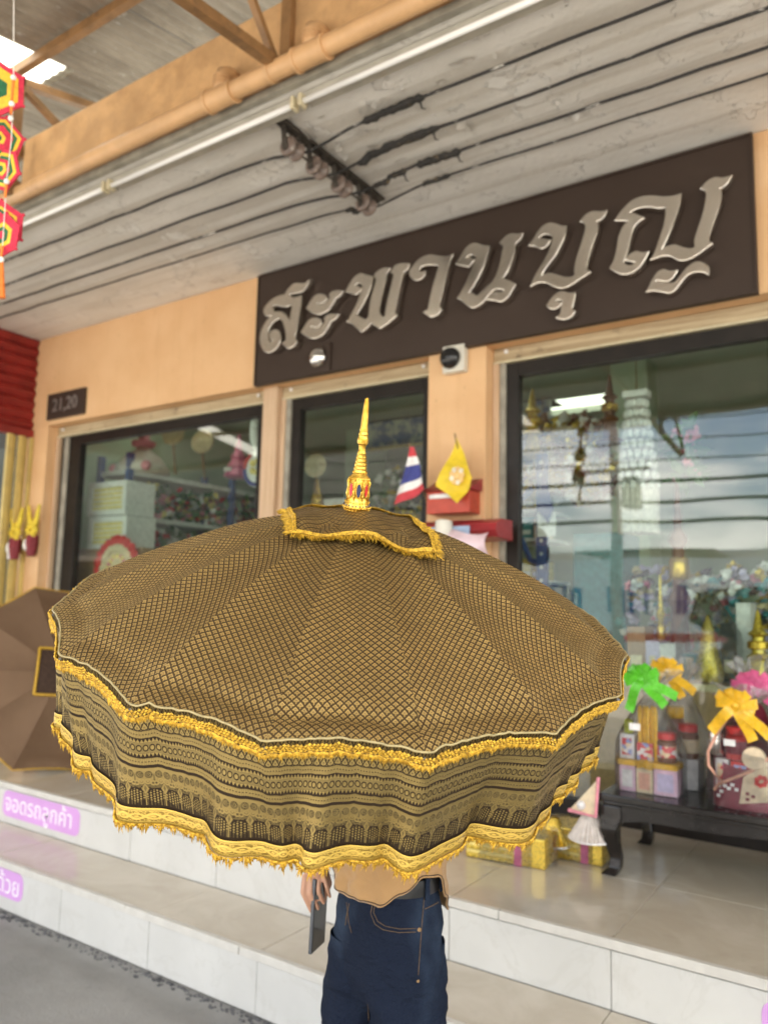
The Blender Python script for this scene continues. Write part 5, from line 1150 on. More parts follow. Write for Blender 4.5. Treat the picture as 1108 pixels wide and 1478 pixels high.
def bow(t, c, s_, mt, rot=0, tails=True):
    c = Vector(c)
    ax_, up_ = Vector((cos(rot), 0, sin(rot))), Vector((-sin(rot), 0, cos(rot)))
    def loop(a, L, wd):
        d = ax_*cos(a)+up_*sin(a); 
        def fn(u, v):
            q = u*pi*2; r = L*(.5-.5*cos(q)); lift = sin(q)*L*.28
            return c+d*r+Vector((0, -1, 0))*(lift*.9+.012)+(d.cross(Vector((0, -1, 0)))*.92+Vector((0, -.35, 0)))*((v-.5)*wd*(.30+.70*sin(u*pi)))
        m = MB(); m.grid(fn, 18, 3); m.build('loop', mt, t, smooth=True, fixn=False)
    for a, L in ((.35, 1), (pi-.35, 1), (1.0, .85), (pi-1.0, .85), (-.1, .9), (pi+.1, .9), (1.55, .75)): loop(a, s_*L*1.1, s_*.55)
    m = MB(); m.ball(c+Vector((0, -s_*.2, 0)), s_*.25, 8, 6); m.build('knot', mt, t, smooth=True)
    if tails:
        for a, L in ((-.9, 1.7), (-2.2, 1.8), (-.45, 2.0)):
            d = ax_*cos(a)+up_*sin(a); sd2 = d.cross(Vector((0, -1, 0)))
            m = MB(); m.grid(lambda u, v: c+d*u*s_*L+sd2*((v-.5)*s_*.55*(1 if u < .9 else 1+.0))+Vector((0, -.012-.02*sin(u*5), -.0))+ZU*(-.3*s_*u*u), 10, 3); m.build('tail', mt, t, smooth=True, fixn=False)
def jar(t, c, r, h, mt, lid, band_=None):
    m = MB(); m.lathe([(r*.9, 0), (r, .006), (r, h*.70), (r*.82, h*.76), (r*.82, h*.78)], c, ZU, 16); j = m.build('jar', mt, t, auto=40)
    m = MB(); m.lathe([(r*.9, h*.78), (r*.93, h*.79), (r*.93, h*.98), (r*.85, h)], c, ZU, 16); m.build('lid', lid, j, auto=40)
    if band_: m = MB(); m.lathe([(r*1.01, h*.18), (r*1.015, h*.19), (r*1.015, h*.56), (r*1.01, h*.57)], c, ZU, 16); m.build('label_band', band_, j, auto=40)
def pack(t, x0, x1, y0, y1, z0, z1, mt, panel=None):
    m = MB(); m.box((x0, y0, z0), (x1, y1, z1)); p = m.build('pack', mt, t, bevel=.003)
    if panel: m = MB(); a = .16; m.box((x0+(x1-x0)*a, y0-.0015, z0+(z1-z0)*a), (x1-(x1-x0)*a, y0-.0002, z1-(z1-z0)*a)); m.build('panel', panel, p)
# A: green bow
YA = 3.55; c = onZ(936, 1148, BZ); 
def ax_at(px_, Y): return onY(px_, 1100, Y).x
def az_at(py_, px_, Y): return onY(px_, py_, Y).z
A0, A1 = ax_at(893, YA), ax_at(976, YA); ga = thing('gift_basket', 'cellophane gift pack with a green bow and orange candles on the bench', 'gift basket', ((A0+A1)/2, YA+.06, BZ))
def Z_(py_, px_=935, Y=YA): return az_at(py_, px_, Y)
zb = BZ+.002
z1_ = zb+.11
xs_ = [A0, A0+(A1-A0)*.30, A0+(A1-A0)*.60, A1]
pack(ga, xs_[0], xs_[1]-.004, YA, YA+.10, zb, z1_, 'pack_pink', 'pack_white'); pack(ga, xs_[1], xs_[2]-.004, YA-.003, YA+.10, zb, z1_-.006, 'pack_cream', 'rope_pink'); pack(ga, xs_[2], xs_[3], YA, YA+.10, zb, z1_, 'pack_pink', 'lilac')
m = MB(); m.box((A0-.004, YA-.010, z1_+.001), (A1+.004, YA+.105, z1_+.026)); m.build('ribbon_band', 'ribbon_gold', ga, bevel=.003)
bow(ga, ((A0+A1)/2-.005, YA-.02, z1_+.01), .035, 'ribbon_gold', 0, False)
z2_ = z1_+.027
pack(ga, xs_[0], xs_[1]-.01, YA+.01, YA+.08, z2_, z2_+.105, 'pack_white', 'print_mix'); 
m = MB(); m.lathe([(.015, 0), (.02, .004), (.02, .04), (.016, .06)], (xs_[0]+.03, YA+.05, z2_+.106), ZU, 12); m.build('lime_bottle', 'lime', ga, smooth=True)
for i in range(5):
    x = xs_[1]+.012+i*.0165; m = MB(); m.tube([(x, YA+.03+.012*(i % 2), z2_), (x, YA+.03+.012*(i % 2), z2_+.22), (x, YA+.03+.012*(i % 2), z2_+.235)], [.0095, .0095, .003], 10); m.build('candle', 'candle', ga, smooth=True)
m = MB(); m.box((xs_[1]+.001, YA+.012, z2_), (xs_[2]-.004, YA+.019, z2_+.075)); m.build('candle_wrap', 'print_mix', ga)
jar(ga, (xs_[2]+.045, YA+.05, z2_), .043, .125, 'jar_brown', 'jar_red', 'print_mix')
m = MB(); m.box((xs_[1]-.012, YA-.052, z2_+.135), (xs_[1]+.035, YA-.050, z2_+.165)); m.build('price_tag', 'pack_white', ga)
bag(ga, ((A0+A1)/2, YA+.05, zb), (A1-A0)+.05, .20, .52, .80, seed=1)
bow(ga, (ax_at(928, YA-.06), YA-.06, Z_(980, 928, YA-.06)), .075, 'ribbon_green', .15)
# B: gold bow behind
YB = 3.80; B0, B1 = ax_at(958, YB), ax_at(1010, YB); gb = thing('gift_basket', 'cellophane gift pack with a gold bow behind the green bow pack', 'gift basket', ((B0+B1)/2, YB, BZ))
pack(gb, B0, B1, YB-.05, YB+.08, zb, zb+.13, 'pack_white', None); jar(gb, (B1-.05, YB, zb+.131), .045, .15, 'jar_brown', 'jar_red', 'pack_cream'); jar(gb, (B0+.05, YB+.02, zb+.131), .04, .22, 'jar_brown', 'ribbon_gold', 'maroon')
bag(gb, ((B0+B1)/2, YB+.02, zb), (B1-B0)+.07, .22, .56, .80, seed=4); bow(gb, (ax_at(965, YB-.09), YB-.09, Z_(968, 965, YB-.09)), .068, 'ribbon_gold', -.1)
# C: maroon bag with gold bow
YC_ = 3.52; C0, C1 = ax_at(1022, YC_), ax_at(1122, YC_); gc = thing('gift_basket', 'maroon cloth gift bag with pink piping and a gold bow at the right edge', 'gift basket', ((C0+C1)/2, YC_, BZ))
cx0 = (C0+C1)/2; wC = C1-C0
def body(a, b):
    an = 2*pi*a; e = 2/3.0; s_ = 1-.05*b; return Vector((cx0+math.copysign(abs(cos(an))**e, cos(an))*wC/2*s_, YC_+.10+math.copysign(abs(sin(an))**e, sin(an))*.11*s_, zb+.16*b*(1+.25*abs(cos(an)))))
m = MB(); m.grid(body, 48, 8, closed=True); m.build('bag_body', 'maroon', gc, smooth=True)
def back(a, b):
    an = pi*(.02+.96*a); hh = .22*sin(an)**.7; return Vector((cx0-cos(an)*wC/2*(1-.3*b**2), YC_+.13+.07*sin(an), zb+.16+(.05+hh)*b))
m = MB(); m.grid(back, 24, 8); m.build('bag_back', 'maroon', gc, smooth=True, fixn=False)
def fpt(px_, py_, dy=-.002): p = onY(px_, py_, YC_+dy-.012); return p
m = MB(); m.tube([fpt(1032, 1062), fpt(1021, 1085), fpt(1022, 1105), fpt(1035, 1122), fpt(1045, 1130)], .006, 7); m.build('piping', 'rope_pink', gc, smooth=True)
m = MB(); m.tube([fpt(1030, 1140), fpt(1036, 1132), fpt(1060, 1122), fpt(1085, 1112), fpt(1112, 1092)], .0065, 7); m.build('piping', 'rope_pink', gc, smooth=True)
m = MB(); m.tube([fpt(1032, 1062), fpt(1050, 1035), fpt(1075, 1026), fpt(1100, 1045), fpt(1112, 1080)], .006, 7); m.build('piping', 'rope_pink', gc, smooth=True)
m = MB(); m.prism([fpt(1072, 1122, .0), fpt(1118, 1092, .0), fpt(1118, 1158, .0), fpt(1066, 1160, .0)], (0, .012, 0)); m.build('cream_patch', 'cream_cloth', gc)
random.seed(8)
for i in range(7):
    a = fpt(1098+7*cos(i*.9), 1128+6*sin(i*.9), -.003); m = MB(); m.disc(a, (0, -1, 0), .010, .003, 8); m.build('petal_print', 'jar_red', gc)
for q in ((1078,1146),(1086,1150),(1078,1154),(1045,1134),(1051,1138),(1056,1133),(1036,1148),(1040,1142),(1062,1140)):
    a = fpt(*q, -.003); m = MB(); m.box((a.x-.007, a.y, a.z-.006), (a.x+.007, a.y+.003, a.z+.006)); m.build('square_print', 'pack_white' if q[0] < 1070 else 'maroon', gc)
jar(gc, (ax_at(1034, YC_+.05), YC_+.05, zb+.20), .032, .09, 'chrome', 'chrome'); pack(gc, ax_at(1031, YC_), ax_at(1050, YC_), YC_+.005, YC_+.05, zb+.075, zb+.19, 'pack_white', 'print_mix')
jar(gc, (ax_at(1062, YC_+.05), YC_+.05, zb+.19), .040, .13, 'jar_red', 'jar_red', 'maroon'); pack(gc, ax_at(1053, YC_), ax_at(1082, YC_), YC_+.004, YC_+.05, zb+.11, zb+.185, 'jar_red', 'print_mix')
m = MB(); m.disc((ax_at(1088, YC_), YC_+.01, zb+.21), (0, -1, 0), .045, .03, 18); m.build('round_tin', 'cream_cloth', gc, auto=40)
m = MB(); a = onY(1052, 1072, YC_-.03); m.box((a.x-.022, a.y, a.z-.013), (a.x+.022, a.y+.001, a.z+.013)); m.build('price_tag', 'pack_white', gc)
bag(gc, (cx0, YC_+.09, zb), wC+.04, .26, .47, .82, seed=7); bow(gc, (ax_at(1064, YC_-.08), YC_-.08, Z_(1018, 1064, YC_-.08)), .075, 'ribbon_gold', -.2)
# D: pink bow behind
YD = 3.84; D0, D1 = ax_at(1062, YD), ax_at(1120, YD); gd = thing('gift_basket', 'cellophane gift pack with a dotted pink bow behind the maroon bag', 'gift basket', ((D0+D1)/2, YD, BZ))
pack(gd, D0, D1, YD-.05, YD+.08, zb, zb+.2, 'lilac', 'pack_white'); jar(gd, ((D0+D1)/2, YD, zb+.201), .05, .14, 'jar_brown', 'ribbon_pink', 'pack_cream'); bag(gd, ((D0+D1)/2, YD+.02, zb), (D1-D0)+.08, .24, .58, .8, seed=9); bow(gd, (ax_at(1088, YD-.09), YD-.09, Z_(990, 1088, YD-.09)), .075, 'ribbon_pink', .3)
# gold foil boxes and pleated paper on the platform floor
def goldbox(lab, pA, pB, h, dep):
    a = onZ(*pA, ZP); b = onZ(*pB, ZP); t = thing('gift_box', lab, 'gift box', ((a.x+b.x)/2, a.y, ZP)); d = (b-a); L_ = d.length; d.normalize(); q = ZU.cross(d)
    Mx = Matrix(((d.x, q.x, 0, a.x), (d.y, q.y, 0, a.y), (0, 0, 1, ZP+.001), (0, 0, 0, 1)))
    m = MB(); m.box((0, 0, 0), (L_, dep, h), Mx); m.build('box', 'gold_foil', t, bevel=.006)
    for f in (.62,):
        m = MB(); m.box((L_*f, -.002, -.0), (L_*f+.035, dep+.002, h+.002), Mx); m.build('red_ribbon', 'ribbon_pink', t)
    for k in range(3):
        m = MB(); m.box((.006, -.0035, h*(.2+.25*k)), (L_*.6, -.0005, h*(.2+.25*k)+.012), Mx); m.build('foil_fold', 'box_yellow', t)
    m = MB(); m.grid(lambda u, v: Mx @ Vector((L_*.5+(L_*.56)*cos(2*pi*u)*(1+.05*sin(u*40)), dep*.5+(dep*.62)*sin(2*pi*u), (h*1.12)*v+.006*sin(u*30))), 40, 5, closed=True); m.build('cellophane', 'cellophane', t, smooth=True, fixn=False)
goldbox('gold foil gift box with a red ribbon on the platform beside the umbrella hem', (672, 1236), (786, 1257), .125, .20)
goldbox('gold foil gift box with a red ribbon next to the bench leg', (790, 1236), (868, 1252), .14, .20)
def pleat(lab, px_, py_, mt, r, h, Yv):
    c = onY(px_, py_, Yv); t = thing('pleated_paper', lab, 'paper decoration', c)
    m = MB(); m.grid(lambda a, b: c+Vector((cos(2*pi*a)*(r*.25+r*.75*b)*(1+.12*(1 if int(a*48) % 2 else -1)*b), sin(2*pi*a)*(r*.25+r*.75*b)*(1+.12*(1 if int(a*48) % 2 else -1)*b), -h*b)), 48, 5, closed=True); m.build('pleats', mt, t)
    m = MB(); m.tube([c+Vector((cos(a*pi/24)*r*1.02, sin(a*pi/24)*r*1.02, -h)) for a in range(49)], .005, 5); m.build('lace_edge', 'pack_white', t)
    return t, c
YP = 3.50
t, c = pleat('pink and grey pleated paper skirt hanging beside the bench leg', 851, 1168, 'tulle', .088, .125, YP)
m = MB(); q = [onY(862, 1125, YP-.05), onY(858, 1178, YP-.09), onY(822, 1168, YP-.09), onY(838, 1160, YP-.07)]; m.prism([q[0], q[1], q[2]], (0, .02, 0)); m.build('cone_card', 'pack_cream', t)
m = MB(); m.tube([onY(863, 1122, YP-.06), onY(859, 1179, YP-.1), onY(820, 1169, YP-.1)], .008, 6); m.build('pink_border', 'petal_pink', t)
m = MB(); m.ball(onY(838, 1162, YP-.1), .02, 8, 6); m.build('flower', 'pack_white', t)
t, c = pleat('gold pleated paper skirt under the umbrella hem', 800, 1180, 'gold_foil', .075, .115, YP+.06)

# ------------------------------------------------------------------ goods inside the shop
random.seed(21)
# left window: two white cartons with yellow contents on a table, a red and cream wheel
for k, (ya, yb) in enumerate(((692, 741), (742, 790))):
    a, b = onY(127, yb, 4.52), onY(184, ya, 4.52); t = thing('display_carton', ('upper' if k == 0 else 'lower')+' white carton with a window of yellow candles in the left shop window', 'box', ((a.x+b.x)/2, 4.6, a.z))
    zt = onY(155, ya+3, 4.52).z; zl = onY(155, yb+3, 4.52).z
    fr_ = .052
    m = MB(); m.box((a.x, 4.54, zl), (b.x, 4.85, zt-.003)); m.build('carton', 'pack_white', t, bevel=.004)
    for (x0, x1, z0, z1) in ((a.x, b.x, zl, zl+fr_), (a.x, b.x, zt-fr_-.003, zt-.003), (a.x, a.x+fr_, zl+fr_+.0005, zt-fr_-.0035), (b.x-fr_, b.x, zl+fr_+.0005, zt-fr_-.0035)):
        m = MB(); m.box((x0, 4.515, z0), (x1, 4.5395, z1)); m.build('window_frame', 'pack_white', t)
    nx_, nz_ = 9, 5
    for i in range(nx_):
        for j in range(nz_):
            x = a.x+fr_+(b.x-a.x-2*fr_)*(i+.5)/nx_; z = zl+fr_+(zt-zl-2*fr_)*(j+.5)/nz_
            m = MB(); m.ball((x, 4.532, z), .021, 6, 4, (1, .5, .9)); m.build('yellow_piece', 'box_yellow', t)
zt = onY(155, 792, 4.54).z; a, b = onY(118, 800, 4.54), onY(205, 800, 4.54)
t = thing('display_table', 'brown display cabinet under the white cartons in the left window', 'cabinet', ((a.x+b.x)/2, 4.8, ZP))
m = MB(); m.box((a.x-.05, 4.50, ZP), (b.x+.05, 5.0, zt-.002)); m.build('cabinet', 'carton', t, bevel=.004)
c = onY(168, 822, 4.46); t = thing('flower_wheel', 'red and cream round flower wreath leaning in the left window', 'wreath', c)
for i in range(24):
    a_ = i*2*pi/24
    for r_, mt in ((.27, 'jar_red'), (.20, 'cream_cloth'), (.12, 'box_yellow' if i % 2 else 'petal_pink')):
        p = c+Vector((cos(a_+r_)*r_, random.uniform(-.01, .01), sin(a_+r_)*r_)); m = MB(); m.ball(p, r_*.16+.005, 6, 4, (1, .6, 1)); m.build('petal', mt, t)
m = MB(); m.disc(c+Vector((0, .02, 0)), (0, -1, 0), .28, .012, 24); m.build('backing', 'cream_cloth', t)
# shelf rack along the side wall
e1_ = onY(188, 678, 4.75); ZS = e1_.z; e2_ = onZ(345, 704, ZS)
rk = thing('shelf_rack', 'blue shelf rack with pale boards along the side of the left window', 'shelf', (e1_.x, 5.5, ZP))
RX0, RX1 = e1_.x-.42, e1_.x+.02
SHZ = [ZS, onY(300, 765, 6.2).z, onY(300, 765, 6.2).z-.55]
for z in SHZ:
    m = MB(); m.box((RX0, 4.72, z-.045), (RX1, 7.6, z)); m.build('board', 'pack_white', rk, bevel=.003)
for x in (RX0, RX1):
    for y in (4.73, 6.1, 7.6):
        m = MB(); m.box((x-.025, y-.03, ZP), (x+.025, y+.03, ZS+.16)); m.build('upright', 'rack_blue', rk)
FM = ['pack_white', 'leaf', 'petal_pink', 'box_yellow', 'leaf', 'jar_red', 'leaf']
def flowers(lab, x0, x1, y0, y1, z0, z1, nn, cols, r=.035):
    t = thing('artificial_flowers', lab, 'flowers', ((x0+x1)/2, y0, z0))
    for ci, cn in enumerate(sorted(set(cols))):
        m = MB()
        for i in range(int(nn*cols.count(cn)/len(cols))):
            c = Vector((random.uniform(x0, x1), random.uniform(y0, y1), z0+(z1-z0)*random.random()**.8))
            if cn == 'leaf':
                d = Vector((random.gauss(0, 1), random.gauss(0, 1), random.gauss(0, 1))).normalized(); s_ = d.orthogonal().normalized(); strand(m, c, d, s_, d.cross(s_), r*3, r*1.3, r*.15)
            else:
                for q in range(4): 
                    d = Vector((random.gauss(0, 1), random.gauss(0, 1), random.gauss(0, 1))).normalized(); s_ = d.orthogonal().normalized(); strand(m, c, d, s_, d.cross(s_), r*1.2, r*1.1, r*.3)
        tag(m.build('blooms' if cn != 'leaf' else 'leaves', cn, t, fixn=False), kind='stuff')
flowers('mixed artificial flowers on the middle shelf of the left window', RX0+.05, RX1-.02, 4.8, 7.5, SHZ[1]+.01, SHZ[0]-.10, 900, FM)
flowers('mixed artificial flowers on the lower shelf of the left window', RX0+.05, RX1-.02, 4.8, 7.5, SHZ[2]+.01, SHZ[1]-.08, 700, ['pack_white', 'leaf', 'leaf', 'jar_red', 'leaf', 'pack_white'])
flowers('green plants and white flowers deep inside the left window', -5.0, -3.6, 6.2, 7.4, ZP+.9, ZP+1.75, 700, ['leaf', 'leaf', 'pack_white', 'box_yellow'], .05)
# things on top of the rack
def fan(lab, px_, py_, r, Y):
    c = onY(px_, py_, Y); t = thing('straw_fan', lab, 'fan', c)
    m = MB(); m.lathe([(r, 0), (r*1.02, .012), (r*.9, .03), (r*.62, .022), (r*.58, .035), (r*.3, .03), (r*.1, .045), (.004, .045)], c, (.3, -1, .1), 28); m.build('disc', 'straw', t, auto=40)
    m = MB(); m.tube([c-ZU*r*.9, Vector((c.x, c.y+.05, ZS+.002))], .012, 6); m.build('handle', 'stick', t)
fan('left of two round straw fans above the shelf in the left window', 251, 625, .125, 5.1); fan('right of two round straw fans above the shelf in the left window', 293, 638, .125, 5.5)
c = onY(200, 668, 4.9); t = thing('tulle_offering', 'pale tulle dome with pink bows on the shelf in the left window', 'offering', (c.x, 4.9, ZS))
m = MB(); m.lathe([(.27, 0), (.25, .06), (.17, .16), (.09, .22), (.05, .27)], (c.x, 4.95, ZS+.002), ZU, 26); m.build('tulle', 'tulle', t, smooth=True)
m = MB(); m.lathe([(.03, .26), (.11, .27), (.12, .31), (.05, .34), (.06, .40), (.015, .43)], (c.x, 4.95, ZS+.002), ZU, 14); m.build('crown', 'petal_pink', t, smooth=True)
for s_ in (-1, 1): m = MB(); m.ball((c.x+s_*.24, 4.80, ZS+.04), .05, 8, 6); m.build('bow', 'petal_pink', t, smooth=True)
c = onY(343, 690, 5.9); t = thing('pink_pagoda', 'small dark pink pagoda ornament at the far end of the shelf', 'ornament', (c.x, 5.9, c.z))
m = MB(); m.lathe([(.13, 0), (.15, .02), (.10, .10), (.12, .12), (.07, .20), (.085, .22), (.04, .30), (.05, .32), (.008, .48)], c, ZU, 8); m.build('tiers', 'ribbon_pink', t)
m = MB(); m.box((c.x-.05, 5.74, c.z+.05), (c.x+.05, 5.75, c.z+.09)); m.build('tag', 'pack_white', t)
c = onY(376, 655, 4.42); t = thing('white_wreath', 'white ornament with a red, yellow and blue rosette hanging by the mullion', 'ornament', c)
m = MB()
for i in range(26): 
    a_ = i*2*pi/26; m.ball(c+Vector((.08*cos(a_), 0, .20+.16*sin(a_))), .04, 6, 4)
tag(m.build('white_tufts', 'pack_white', t, smooth=True), kind='stuff')
m = MB(); m.disc(c+Vector((0, .0, -.12)), (0, -1, 0), .15, .03, 24); m.build('rosette', 'pack_white', t, auto=40)
m = MB(); m.tube([c+Vector((.13*cos(a_/12*pi), -.035, -.12+.13*sin(a_/12*pi))) for a_ in range(12, 25)], .016, 6); m.build('blue_arc', 'flag_blue', t, smooth=True)
m = MB(); m.tube([c+Vector((.13*cos(a_/12*pi), -.035, -.12+.13*sin(a_/12*pi))) for a_ in range(8, 13)], .014, 6); m.build('red_arc', 'flag_red', t, smooth=True)
m = MB(); [m.ball(c+Vector((.05*cos(a_), -.04, -.11+.05*sin(a_))), .028, 6, 4) for a_ in (0, 1.2, 2.5, 3.8, 5)]; m.build('yellow_flower', 'box_yellow', t, smooth=True)
m = MB(); m.tube([c+ZU*.36, (c.x, 4.42, LZ-.12)], .003, 4); m.build('string', 'pack_white', t)
# behind the door
a, b = onY(524, 640, 7.2), onY(690, 520, 7.2)
t = thing('dark_cabinet', 'dark wall cabinet with a blue patterned frieze inside the door', 'cabinet', ((a.x+b.x)/2, 7.3, a.z))
z0, z1 = onY(560, 605, 7.2).z, onY(560, 545, 7.2).z
m = MB(); m.box((a.x, 7.22, z0), (b.x+.8, 7.6, min(3.7, z1))); m.build('cabinet', 'dark_opening', t)
n = N('blue_mural'); v = n.coord(); n.set(color=n.mix(n.step(n.noise(v, 7, 5, .7), .42, .60), (.62, .64, .62), (.10, .16, .36)), rough=.5); M['blue_mural'] = n.m
z2 = onY(560, 646, 7.2).z; m = MB(); m.box((a.x, 7.20, z2+.02), (b.x+.8, 7.24, z0-.02)); m.build('frieze', 'blue_mural', t)
m = MB(); m.box((a.x-.02, 7.19, z2-.02), (b.x+.8, 7.25, z2+.019)); m.build('frieze_rail', 'straw', t)
for px_, py_ in ((550, 594), (570, 591), (579, 591), (603, 587), (612, 585)):
    p = onY(px_, py_, 7.2); m = MB(); m.ball(p+Vector((0, .005, 0)), .028, 8, 6, (.8, .6, 1.2)); m.build('light_dot', 'pack_white', t, smooth=True)  # white balls stand in for bright dots of light
c = onY(457, 745, 5.0); t = thing('gold_stupa', 'small gold stupa ornament low inside the door', 'ornament', c)
m = MB(); m.lathe([(.09, -.02), (.10, 0), (.07, .03), (.075, .06), (.05, .12), (.055, .14), (.02, .22), (.004, .32)], c, ZU, 14); m.build('stupa', 'gold_paint', t, auto=40)
m = MB(); m.box((c.x-.4, 4.85, ZP), (c.x+.55, 5.3, c.z-.022)); tag(m.build('door_counter', 'carton', None, bevel=.004), 'low brown counter just inside the shop door', 'counter')
c = onY(486, 742, 5.0); t = thing('white_tray', 'white boxes beside the gold stupa inside the door', 'box', c)
m = MB(); m.box((c.x-.10, 4.95, c.z-.06), (c.x+.11, 5.15, c.z+.12)); m.build('box', 'pack_white', t, bevel=.004)
c = onY(456, 672, 5.2); fan_t = thing('straw_fan', 'round straw fan inside the door left of the spire', 'fan', c); m = MB(); m.lathe([(.10, 0), (.105, .01), (.06, .025), (.055, .035), (.004, .04)], c, (.2, -1, 0), 24); m.build('disc', 'straw', fan_t, auto=40); m = MB(); m.tube([c, (c.x, 5.2, 1.6)], .012, 6); m.build('handle', 'stick', fan_t)
flowers('dim shelves of wrapped goods low inside the door', onY(540, 700, 6.3).x, onY(625, 700, 6.3).x, 6.2, 6.6, ZP+.3, onY(560, 672, 6.3).z, 500, ['gold_foil', 'leaf', 'dark_opening', 'pack_white'], .05)
# right window
t = thing('blue_rack', 'blue perforated steel rack post inside the right window', 'rack', (onY(782, 800, 4.7).x, 4.7, ZP))
a = onY(782, 655, 4.7); m = MB(); m.box((a.x-.035, 4.68, ZP), (a.x+.035, 4.72, a.z)); m.build('post', 'rack_blue', t)
for k in range(14): m = MB(); m.disc((a.x, 4.679, a.z-.06-k*.085), (0, -1, 0), .012, .001, 8); m.build('hole', 'pack_white', t)
m = MB(); m.tube([onY(752, 722, 4.7), onY(768, 705, 4.7)], .02, 6); m.build('arm', 'rack_blue', t); m = MB(); m.tube([onY(752, 778, 4.7), onY(765, 808, 4.7), onY(780, 815, 4.7)], .02, 6); m.build('arm', 'rack_blue', t)
for k, z in enumerate((738, 778, 838)):
    q = onY(770, z, 4.85); m = MB(); m.box((q.x-.35, 4.75, q.z-.02), (q.x+.12, 5.2, q.z)); m.build('shelf', 'pack_white', t)
for k, (x0, x1, y0, y1, mt) in enumerate(((752, 768, 745, 776, 'teal'), (770, 778, 748, 776, 'pack_cream'), (752, 766, 806, 836, 'box_yellow'), (767, 779, 808, 836, 'gold_foil'), (753, 772, 708, 736, 'gold_foil'))):
    p, q = onY(x0, y1, 4.76), onY(x1, y0, 4.76); labs = ('teal book-like box on the blue rack', 'cream packet on the blue rack', 'yellow packet low on the blue rack', 'gold packet low on the blue rack', 'gold packet high on the blue rack')
    tt = thing('rack_packet', labs[k], 'box', ((p.x+q.x)/2, 4.8, p.z)); m = MB(); m.box((p.x, 4.76, p.z), (q.x, 5.0, q.z)); m.build('packet', mt, tt, bevel=.003); m = MB(); m.box((p.x+.01, 4.756, p.z+.02), (q.x-.01, 4.7595, p.z+.05)); m.build('label', 'pack_white', tt)
c = onY(783, 683, 4.6); t = thing('blue_pennant', 'dark blue folded pennant hanging in the right window', 'pennant', c)
q = [onY(783, 682, 4.62), onY(798, 733, 4.58), onY(790, 755, 4.60), onY(774, 735, 4.63)]; m = MB(); m.prism(q, (0, .01, 0)); m.build('cloth', 'flag_blue', t); m = MB(); m.tube([q[0], q[0]+ZU*.5], .003, 4); m.build('string', 'stick', t)
p, q = onY(775, 775, 4.65), onY(801, 738, 4.65); m = MB(); m.box((p.x, 4.65, p.z), (q.x, 4.655, q.z)); tag(m.build('white_notice', 'pack_white'), 'plain white paper notice behind the right window', 'paper')
c = onY(918, 570, 4.75); t = thing('tassel_chandelier', 'tall white tassel chandelier hanging inside the right window', 'hanging ornament', c)
zt = c.z; zb_ = onY(918, 770, 4.75).z; Ht = zt-zb_
m = MB(); m.box((c.x-.075, 4.70, zt-.02), (c.x+.075, 4.80, zt+.02)); m.build('top_bar', 'pack_white', t)
for k in range(9):
    z = zt-.06-k*Ht*.075; r_ = .055+.007*k
    m = MB()
    for i in range(12): a_ = i*2*pi/12+k*.26; m.ball((c.x+cos(a_)*r_, 4.75+sin(a_)*r_, z), .022, 6, 4, (1, 1, 1.3))
    tag(m.build('bead_tier', 'pack_white', t, smooth=True), kind='stuff')
m = MB(); m.grid(lambda a, b: Vector((c.x+cos(2*pi*a)*(.115+.012*sin(a*2*pi*22))*(1-.05*b), 4.75+sin(2*pi*a)*(.115+.012*sin(a*2*pi*22)), zt-Ht*(.66+.34*b))), 88, 4, closed=True); m.build('fringe', 'tulle', t, smooth=True)
m = MB(); m.tube([c, (c.x, 4.75, 3.7)], .004, 4); m.build('string', 'stick', t)
a, b = onY(828, 1000, 5.3), onY(898, 768, 5.3); t = thing('teal_cabinet', 'teal blue cabinet door inside the right window', 'cabinet', ((a.x+b.x)/2, 5.4, ZP))
m = MB(); m.box((a.x, 5.3, ZP), (b.x, 5.7, b.z)); m.build('cabinet', 'teal', t, bevel=.006); m = MB(); m.box((a.x+.05, 5.293, ZP+.2), (b.x-.05, 5.2995, b.z-.15)); m.build('door_panel', 'teal', t, bevel=.003); m = MB(); m.box((b.x-.09, 5.27, ZP+.75), (b.x-.07, 5.2925, ZP+.87)); m.build('handle', 'chrome', t)
def stand(lab, px_, py0, py1, Y, w_, mt):
    a, b = onY(px_, py1, Y), onY(px_, py0, Y); t = thing('gold_stand', lab, 'ornament', (a.x, Y, a.z)); h = b.z-a.z
    m = MB(); m.lathe([(w_, 0), (w_*1.1, h*.03), (w_*.6, h*.08), (w_*.45, h*.3), (w_*.7, h*.34), (w_*.4, h*.40), (w_*.35, h*.62), (w_*.6, h*.66), (w_*.3, h*.72), (w_*.12, h*.95), (.004, h)], (a.x, Y, a.z), ZU, 16); m.build('stand', mt, t, auto=40)
    m = MB(); m.lathe([(w_*.5, h*.45), (w_*.62, h*.47), (w_*.62, h*.55), (w_*.5, h*.57)], (a.x, Y, a.z), ZU, 16); m.build('collar', 'gold_paint', t, auto=40)
stand('tall brown and gold stand beside the tassel chandelier', 982, 690, 960, 4.9, .10, 'jar_brown'); stand('slim gold stand right of the teal cabinet', 955, 830, 1000, 4.8, .05, 'gold_foil'); stand('gold spire ornament at the right edge behind the glass', 1096, 880, 985, 4.5, .09, 'gold_foil')
stand('brown pointed ornament high in the right window', 880, 540, 640, 5.0, .09, 'jar_brown'); stand('gold pointed ornament at the left of the right window', 768, 560, 660, 5.0, .10, 'gold_foil')
flowers('green ribbon plant in the right window', onY(975, 660, 4.9).x, onY(1000, 660, 4.9).x, 4.85, 5.0, onY(985, 690, 4.9).z, onY(985, 620, 4.9).z, 120, ['leaf', 'leaf', 'leaf', 'petal_pink'], .045)
c = onY(1020, 985, 4.5); t = thing('wrapped_hamper', 'clear wrapped cone hamper standing behind the glass right of centre', 'gift basket', c)
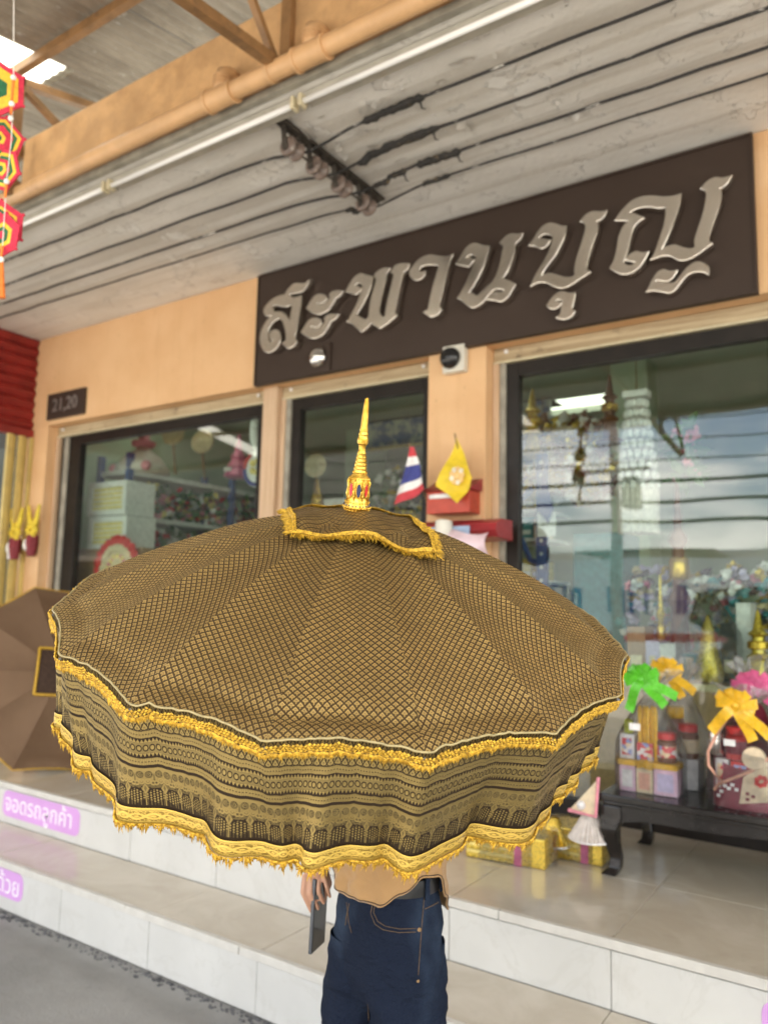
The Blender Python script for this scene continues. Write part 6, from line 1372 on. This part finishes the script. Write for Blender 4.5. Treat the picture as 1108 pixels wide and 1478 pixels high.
bag(t, (c.x, 4.55, c.z), .34, .26, .52, .93, seed=12); m = MB(); m.lathe([(.07, 0), (.08, .04), (.05, .16), (.03, .3), (.004, .36)], (c.x, 4.55, c.z), ZU, 12); m.build('gold_cone', 'gold_foil', t, auto=40)
z0 = onY(1020, 985, 4.5).z
t = thing('window_ledge', 'long dark display ledge behind the right window', 'shelf', (-.5, 4.6, ZP)); m = MB(); m.box((XP1+.3, 4.40, ZP), (XR-.1, 5.0, z0-.003)); m.build('ledge', 'carton', t, bevel=.004); m = MB(); m.box((XP1+.29, 4.395, z0-.04), (XR-.09, 4.3995, z0-.004)); m.build('edge', 'straw', t)
for k, (x0, x1, y0, mt) in enumerate(((905, 930, 905, 'carton'), (932, 950, 925, 'lilac'), (952, 975, 930, 'pack_white'), (1040, 1062, 900, 'dark_opening'), (1064, 1082, 870, 'pack_white'), (985, 1004, 945, 'teal'))):
    p, q = onY(x0, 985, 4.6), onY(x1, y0, 4.6); labs = ('brown carton on the ledge beside the teal cabinet', 'lilac box on the ledge behind the green bow pack', 'white box on the ledge near the gold stand', 'black upright box behind the glass', 'white tall box behind the maroon gift bag', 'small teal box in front of the wrapped hamper')
    tt = thing('ledge_box', labs[k], 'box', ((p.x+q.x)/2, 4.65, z0)); m = MB(); m.box((p.x, 4.6, z0), (q.x, 4.8, q.z)); m.build('box', mt, tt, bevel=.004); m = MB(); m.box((p.x+.02, 4.596, z0+.05), (q.x-.02, 4.5995, z0+.12)); m.build('label', 'pack_cream', tt)

flowers('crowded wrapped goods and tinsel low behind the right window', onY(900, 960, 5.0).x, XR-.3, 4.95, 5.35, z0-.1, onY(1000, 820, 5.1).z, 900, ['gold_foil', 'pack_white', 'petal_pink', 'teal', 'dark_opening', 'straw', 'lilac', 'pack_white'], .05)
flowers('hanging gilt and white trinkets high at the left of the right window', onY(755, 700, 5.2).x, onY(880, 700, 5.2).x, 5.15, 5.5, onY(800, 720, 5.2).z, onY(800, 600, 5.2).z, 260, ['gold_foil', 'pack_white', 'straw', 'jar_brown'], .05)
